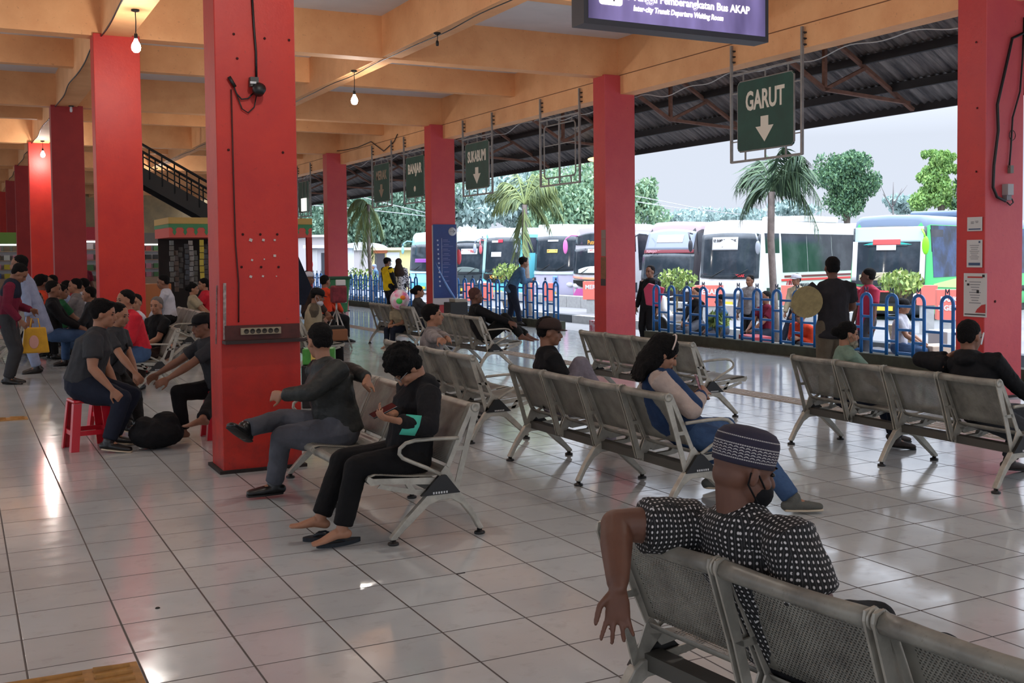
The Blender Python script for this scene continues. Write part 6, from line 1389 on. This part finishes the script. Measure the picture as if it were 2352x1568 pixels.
bus(bp(1266, 48), BR, 'pale lilac coach with a pink mirror, second left of the middle pillar', 3.25, roof=cl('white_teal_roof', (222, 232, 234), .3), body=cl('pale_lilac', (186, 184, 208), .35), low=cl('pale_lilac', (186, 184, 208), .35), ws=(-1.14, 1.14, 1.38, 2.9), mside=(), mirror=cl('mirror_pink', (226, 120, 190)), parts=[
    ('f', 'sill_bar', cl('pale_sill', (196, 214, 216)), -1.16, 1.16, 1.25, 1.37, .024), ('f', 'yellow_card', cl('card_yellow', (232, 212, 110)), -.28, .32, 2.18, 2.33, .036), ('tf', 'BANDUNG', .11, TXR, .02, 2.255, .9), ('f', 'white_name', WHT, -.3, .3, 2.66, 2.74, .036), ('f', 'blue_slash', cl('blue_slash', (120, 160, 230)), -.35, -.1, .75, 1.2, .03)])
bus(bp(1143, 50), BR, 'teal and white coach behind the far fence', 3.3, roof=cl('white_cyan_roof', (226, 240, 240), .3), body=cl('coach_teal', (110, 206, 212), .35), low=cl('coach_teal', (110, 206, 212), .35), ws=(-1.12, 1.12, 1.30, 2.9), mirror=cl('mirror_silver', (170, 180, 196)), parts=[
    ('f', 'black_apron', BLK, -1.05, 1.05, .95, 1.28, .02, None, lambda u: .2*u*u-.1), ('tf', 'AC TOILET', .2, M('amber_lettering', (240, 170, 70), .5), .1, 1.12, .9), ('f', 'white_card', WHT, -.15, .5, 2.02, 2.24, .036), ('f', 'red_mark', cl('red_mark', (220, 60, 80)), -.2, .08, 2.66, 2.8, .036), ('f', 'name_white', WHT, .08, .5, 2.66, 2.76, .034), ('f', 'left_teal_edge', cl('coach_teal_pale', (170, 220, 224), .35), .92, 1.14, 1.3, 2.9, .03)])
bus(bp(1066, 54), BR, 'dark-fronted coach with a coral mirror right of the banner pillar', 3.25, roof=cl('cyan_white_roof', (196, 232, 238), .3), body=cl('coach_dark_teal', (60, 70, 76)), low=cl('coach_dark_teal', (60, 70, 76)), ws=(-1.12, 1.12, 1.2, 2.7), mirror=cl('mirror_coral', (226, 96, 104)), parts=[('f', 'route_card', WHT, -.75, .3, 2.15, 2.42, .036), ('tf', 'BANDUNG', .2, TXR, -.2, 2.29, .9), ('f', 'pale_dash', cl('dash_grey_green', (110, 124, 122)), -.9, .9, 1.3, 1.55, .03, lambda u: -.12*u*u)])
bus(bp(968, 58), BR, 'light cyan coach left of the banner pillar', 3.3, roof=cl('cyan_white_roof', (196, 232, 238), .3), body=cl('coach_cyan', (160, 222, 236), .35), low=cl('coach_teal', (110, 206, 212), .35), ws=(-1.12, 1.12, 1.3, 2.7), mirror=cl('mirror_cyan', (150, 220, 240)), parts=[('f', 'purple_card', cl('purple_card', (150, 80, 170)), -.4, .6, 1.75, 1.95, .036), ('f', 'white_sill', WHT, -1.0, 1.0, 1.2, 1.28, .03)])
bus(bp(1452, 63), BR, 'coach with a white and magenta top behind the domed coach', 3.3, roof=cl('white_magenta_roof', (236, 220, 234), .3, rgb2=(226, 90, 180), vscale=.6), body=WHT, parts=[])
bus(bp(1890, 54), BR, 'white coach roof rising behind the white PRIMAJASA coach', 3.35, roof=WHT, body=WHT, parts=[])
# buildings at the far left of the yard
def house(px0, px1, py0, d, label, wall, roof_, parts=None, ybot=720, rnd=False, depth=2.5):
    a, c = at(px0, py0, d=d), at(px1, py0, d=d); m_ = (a+c)/2; w = (c-a).length; t = thing('yard_building', label, 'building', (m_.x, m_.y, G0), math.atan2(CR.y, CR.x)); hh = a.z-G0
    b = MB(); b.box((0, depth/2, hh/2), (w, depth, hh)); b.build('wall', wall, t)
    if rnd:
        b = MB(); b.prism([(w*.52*cos(q), -.2, hh+.55*sin(q)) for q in [pi*k/12 for k in range(13)]], (0, 0, 0), (0, depth+.4, 0)); b.build('curved_roof', roof_, t)
    else: b = MB(); b.box((0, depth/2, hh+.08), (w+.3, depth+.5, .16)); b.build('roof_slab', roof_, t)
    for nm, mt, x0_, x1_, z0_, z1_ in (parts or []):
        b = MB(); b.box(((x0_+x1_)/2*w, -.03, (z0_+z1_)/2*hh), ((x1_-x0_)*w, .06, (z1_-z0_)*hh)); b.build(nm, mt, t)
    return t
GW = M('grey_white_wall', (200, 200, 206), .8); DK = M('dark_opening', (60, 64, 72), .8)
house(852, 958, 575, 66, 'pale yellow kiosk building behind the yellow-jacketed man', M('pale_yellow_wall', (226, 212, 150), .8, var=.08, vscale=2), M('cream_eave', (214, 196, 170), .8), [('doorway', M('dark_doorway', (70, 66, 70), .8), -.42, -.20, 0, .92), ('red_eave', M('terracotta_eave', (206, 120, 84), .8), -.48, -.14, .93, 1.0), ('white_panel', WHT, -.16, .12, .0, .95)])
house(780, 878, 575, 76, 'grey building with a curved white roof left of the yellow kiosk', M('taupe_wall', (178, 174, 176), .8), WHT, [('window', DK, -.34, -.28, .3, .85)], rnd=True)
house(705, 792, 570, 58, 'white gatehouse with a flat slab roof behind the bin pillar', GW, M('pale_slab', (216, 218, 226), .7), [('doorway', DK, -.12, 0.0, 0, .9), ('column', WHT, -.42, -.22, 0, .98), ('column', WHT, .12, .3, 0, .98)])
house(660, 760, 545, 79, 'long grey building with a white eave at the far left of the yard', M('taupe_wall', (178, 174, 176), .8), WHT)
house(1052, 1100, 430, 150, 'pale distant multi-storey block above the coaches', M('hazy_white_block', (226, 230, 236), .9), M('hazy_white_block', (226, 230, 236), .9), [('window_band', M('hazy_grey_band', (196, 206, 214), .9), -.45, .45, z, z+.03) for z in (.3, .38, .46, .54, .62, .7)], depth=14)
# overhead lines
for pts, lb in (([(1461, 463), (1560, 478), (1700, 492)], 'thin utility wire sagging above the domed coach'), ([(700, 470), (830, 480), (985, 497)], 'thin pale wire crossing the trees at the left'), ([(815, 448), (900, 470), (985, 490)], 'thin pale wire slanting over the dark green trees'), ([(1461, 450), (1600, 478), (1660, 488)], 'upper thin utility wire above the coaches')):
    b = MB(); b.tube([at(x, y, d=58) for x, y in pts], .02, n=4); tag(b.build('overhead_wire', M('pale_wire', (176, 180, 186), .6)), lb, 'wire')
b = MB(); b.ell((0, 0, 0), (.16, .16, .05)); q = b.build('ceiling_lamp', M('warm_lit_lamp', (255, 210, 140), .4, emit=2)); q.location = at(1366, 366, x=12.6); tag(q, 'small warm lamp at the canopy edge left of the middle pillar', 'lamp')
b = MB(); b.ell((0, 0, 0), (.07, .05, .2), None, 14, 10); q = b.build('hanging_coral_bag', M('coral_mirror_cover', (224, 84, 96), .5)); q.location = at(1054, 590, x=11.4)*1.0; tag(q, 'coral red thing hanging at the right edge of the banner', 'bag')
b = MB(); b.ell((0, 0, 0), (.12, .1, .2), None, 12, 8); q = b.build('red_lantern', M('red_cover', (200, 44, 60), .5)); q.location = at(712, 607, d=44); tag(q, 'small red round object above the fence at the far left', 'object')

# ---------------------------------------------------------------- people outside
def OP(px, x, label, face, **k):
    w = at(px, 600, x=x); k.setdefault('vox', .014); k.setdefault('eyes', False); return PP(label, (w.x, w.y, G0), face, **k)
OP(1490, 12.6, 'man in a black jacket carrying a red bag outside the fence', 200, pose='stand', skin='a', top=C_BLACK, sleeve='long', bottom=C_BLACK, shoe=SH_BLACK, s=1.06, vox=.012, eyes=True, head=(1493, 624))
b = MB(); b.prism([(-.17, 0, -.22), (.10, 0, -.26), (.2, 0, .12), (-.12, 0, .22), (-.22, 0, .1)], (0, 0, 0), (0, .1, 0)); q = b.build('red_tote_bag', M('rose_red_bag', (186, 54, 84), .6)); q.location = at(1503, 675, x=12.2); q.rotation_euler = (0, 0, R(-40)); bevel(q, .02); tag(q, 'rose red tote bag held up by the man in the black jacket', 'bag')
OP(1990, 12.5, 'man in a red shirt standing outside the fence', 170, pose='stand', skin='c', top=M('rose_shirt', (178, 44, 74), .85), sleeve='short', long_top=.08, bottom=C_GREYP, shoe=SH_BLACK, s=1.02, vox=.012, hyaw=-40, eyes=True, head=(1993, 634))
OP(1722, 14.0, 'man in a pale grey shirt with dark shoulders outside the fence', 200, pose='stand', skin='a', top=C_LGREY, sleeve='long', bottom=C_BLACK, shoe=SH_BLACK, s=.98, head=(1722, 646))
OP(1832, 14.6, 'person in a white cap and beige sling seated outside the fence', 185, skin='a', top=C_BEIGE, sleeve='long', bottom=C_NAVY, shoe=SH_BLACK, pelvis=(0, 0, .85), s=1.0, head=(1828, 643), extra=cap(C_WHITE))
OP(1662, 12.9, 'person in grey bending forward behind the fence', 160, skin='a', lean=25, top=C_DENIMS, sleeve='long', bottom=C_GREYP, shoe=SH_BLACK, pelvis=(0, 0, .55), head=(1655, 693))
OP(1598, 13.3, 'person in a black jacket and pink shirt seated behind the fence', 190, skin='b', top=C_BLACK, sleeve='long', bottom=C_GREYP, shoe=SH_BLACK, pelvis=(0, 0, .6), head=(1598, 676))
OP(1850, 12.7, 'person crouching in a coral and grey jacket by the fence', 200, skin='b', lean=25, top=C_ORANGE, sleeve='long', bottom=C_DGREY, shoe=SH_BLACK, pelvis=(0, 0, .42), hair='short', head=(1842, 730))
OP(2065, 12.8, 'person reclining in jeans behind the right end of the fence', -60, skin='b', lean=-30, top=C_WHITE, sleeve='short', bottom=C_JEAN, shoe=SH_BLACK, pelvis=(0, 0, .5), extra=cap(C_BLACK), head=(2078, 704))
OP(1760, 13.2, 'person in dark clothes seated low beside the palm trunk', 180, skin='a', top=C_MAROON, bottom=C_NAVY, shoe=SH_BLACK, pelvis=(0, 0, .5))
w = at(893, 600, x=13.4); PP('person in a pale blue headscarf behind the yellow-jacketed man', (at(860, 600, d=50).x, at(860, 600, d=50).y, G0), 200, pose='stand', skin='b', hair='hijab', hair_mat=C_LBLUE, top=C_DENIMS, sleeve='long', bottom=C_NAVY, shoe=SH_BLACK, vox=.02, eyes=False)
# vendor things behind the fence
def vbox(px, py, x, size, label, mat, nm='crate', cat='crate', rz=-.3):
    c = at(px, py, x=x); b = MB(); b.box((0, 0, 0), size); q = b.build(nm, mat); q.location = (c.x, c.y, G0+size[2]/2); q.rotation_euler = (0, 0, rz); bevel(q, .015); return tag(q, label, cat)
vbox(1785, 775, 12.5, (.5, .7, .40), 'white slatted crate behind the fence near the standing man', M('white_slats', (214, 212, 206), .7), rz=.1)
vbox(1735, 770, 12.6, (.35, .8, .5), 'dark red box behind the fence', M('dark_red_box', (150, 44, 56), .7))
vbox(2150, 780, 13.2, (.4, .5, .55), 'pale carton behind the right end of the fence', M('pale_carton', (206, 184, 164), .8), 'carton', 'box')
vbox(2185, 760, 14.2, (.5, .6, .7), 'white plastic tub behind the right end of the fence', WHT, 'tub', 'tub')
vbox(2010, 790, 13.6, (.6, .9, .34), 'dark crate beside the red-shirted man', M('dark_crate', (62, 62, 66), .8))
t = thing('parked_motorcycle', 'small motorcycle with lit orange lamps behind the fence, beside the middle pillar', 'motorcycle', (at(1556, 690, x=14.0).x, at(1556, 690, x=14.0).y, G0), R(100))
for x in (-.6, .6): b = MB(); b.lathe((x, 0, .29), [(.29, -.04), (.3, 0), (.29, .04), (.2, .03), (.2, -.03)], 20, Matrix.Rotation(pi/2, 3, 'X')); b.build('wheel', TYRE, t)
b = MB(); b.capsule([(-.55, 0, .62), (-.1, 0, .60), (.15, 0, .55)], [(.12, .10), (.14, .10), (.1, .1)]); b.capsule([(.15, 0, .5), (.42, 0, .75), (.45, 0, .98)], [.08, .09, .07]); b.build('bodywork', M('white_fairing', (214, 214, 216), .3), t)
b = MB(); b.capsule([(-.6, 0, .78), (-.1, 0, .76)], [(.12, .05), (.13, .05)]); b.build('saddle', BLK, t)
b = MB(); b.tube([(.45, -.32, 1.02), (.48, 0, .98), (.45, .32, 1.02)], .016, n=6); b.tube([(.45, 0, .9), (.6, 0, .29)], .03, n=8); b.build('handlebar', M('silver_tube', (186, 184, 180), .4, .6), t)
b = MB(); b.ell((.53, .09, .98), (.04, .05, .04)); b.ell((.53, -.09, .98), (.04, .05, .04)); b.build('indicator', M('amber_lit_lens', (255, 170, 60), .3, emit=3), t)
for (ya, yb, c, lb) in ((12.95, 13.7, M('light_blue_pole', (140, 190, 220), .5), 'light blue leaning pole behind the fence'), (13.3, 13.55, M('teal_umbrella', (60, 180, 180), .6), 'folded teal umbrella standing behind the fence')):
    b = MB(); b.tube([(12.25, ya, G0), (12.35, yb, .95)], [.02 if 'pole' in lb else .02, .02 if 'pole' in lb else .07], n=8); tag(b.build('pole' if 'pole' in lb else 'folded_umbrella', c), lb, 'pole' if 'pole' in lb else 'umbrella')
b = MB(); b.box((0, 0, 0), (.24, .28, .3)); q = b.build('white_red_helmet_box', M('white_red_box', (214, 196, 200), .4, rgb2=(190, 50, 60), vscale=9)); q.location = at(1370, 744, x=13.5)*V((1, 1, 0))+V((0, 0, -.1)); tag(q, 'white and red object just left of the middle pillar base', 'object')
# small litter mark on the floor
b = MB(); b.lathe(at(362, 1396, z=.001), [(.012, 0), (.008, .004)], 8); tag(b.build('floor_speck', M('dark_speck', (40, 34, 32), .9)), 'dark speck on the floor tiles at the lower left', 'speck')
b = MB(); p = at(1058, 1317, z=0); b.box(p+V((0, 0, .001)), (.05, .006, .002), rz=.05); tag(b.build('floor_chip', M('dark_speck', (40, 34, 32), .9)), 'short dark chip in the grout at the bottom centre', 'speck')

# ================================================================ LIGHT
w = bpy.data.worlds.new('World'); SC.world = w; w.use_nodes = True; nt_ = w.node_tree; bg = nt_.nodes['Background']
tc = nt_.nodes.new('ShaderNodeTexCoord'); sp_ = nt_.nodes.new('ShaderNodeSeparateXYZ'); nt_.links.new(tc.outputs['Generated'], sp_.inputs[0])
mr = nt_.nodes.new('ShaderNodeMapRange'); nt_.links.new(sp_.outputs[2], mr.inputs[0])
for i, v in enumerate((.10, .9, .70, 5.2)): mr.inputs[i+1].default_value = v
nt_.links.new(mr.outputs[0], bg.inputs['Strength']); bg.inputs['Color'].default_value = (.80, .87, 1.0, 1)
sun = bpy.data.lights.new('soft_sun', 'SUN'); sun.energy = .5; sun.angle = R(50); sun.color = (1, .96, .9); so = bpy.data.objects.new('soft_sun', sun); COL.objects.link(so); so.rotation_euler = (R(28), R(12), 0)
SC.view_settings.view_transform = 'Standard'; SC.view_settings.look = 'None'; SC.view_settings.gamma = 1; SC.view_settings.exposure = EXPO
try: SC.view_settings.use_curve_mapping = False
except Exception: pass
SC.cycles.transparent_max_bounces = 14; SC.cycles.max_bounces = 7; SC.cycles.diffuse_bounces = 4

# ================================================================ BAKE modifiers and lettering to plain meshes
bpy.context.view_layer.update(); dg = bpy.context.evaluated_depsgraph_get()
done = {}
todo = list(dict.fromkeys(BAKE)); res = []
for o in todo:
    if o.data.name in done: continue
    me = bpy.data.meshes.new_from_object(o.evaluated_get(dg), preserve_all_data_layers=True, depsgraph=dg); done[o.data.name] = me; res.append((o.data, me))
old2new = {a: b_ for a, b_ in res}
for ob in list(COL.objects):
    if ob.type == 'MESH' and ob.data in old2new: ob.data = old2new[ob.data]; ob.modifiers.clear()
for o in TEXTS:
    me = bpy.data.meshes.new_from_object(o.evaluated_get(dg)); n = bpy.data.objects.new('lettering', me); COL.objects.link(n); n.parent = o.parent; n.location = o.location; n.rotation_euler = o.rotation_euler; n.scale = o.scale
for o in TEXTS: bpy.data.objects.remove(o)
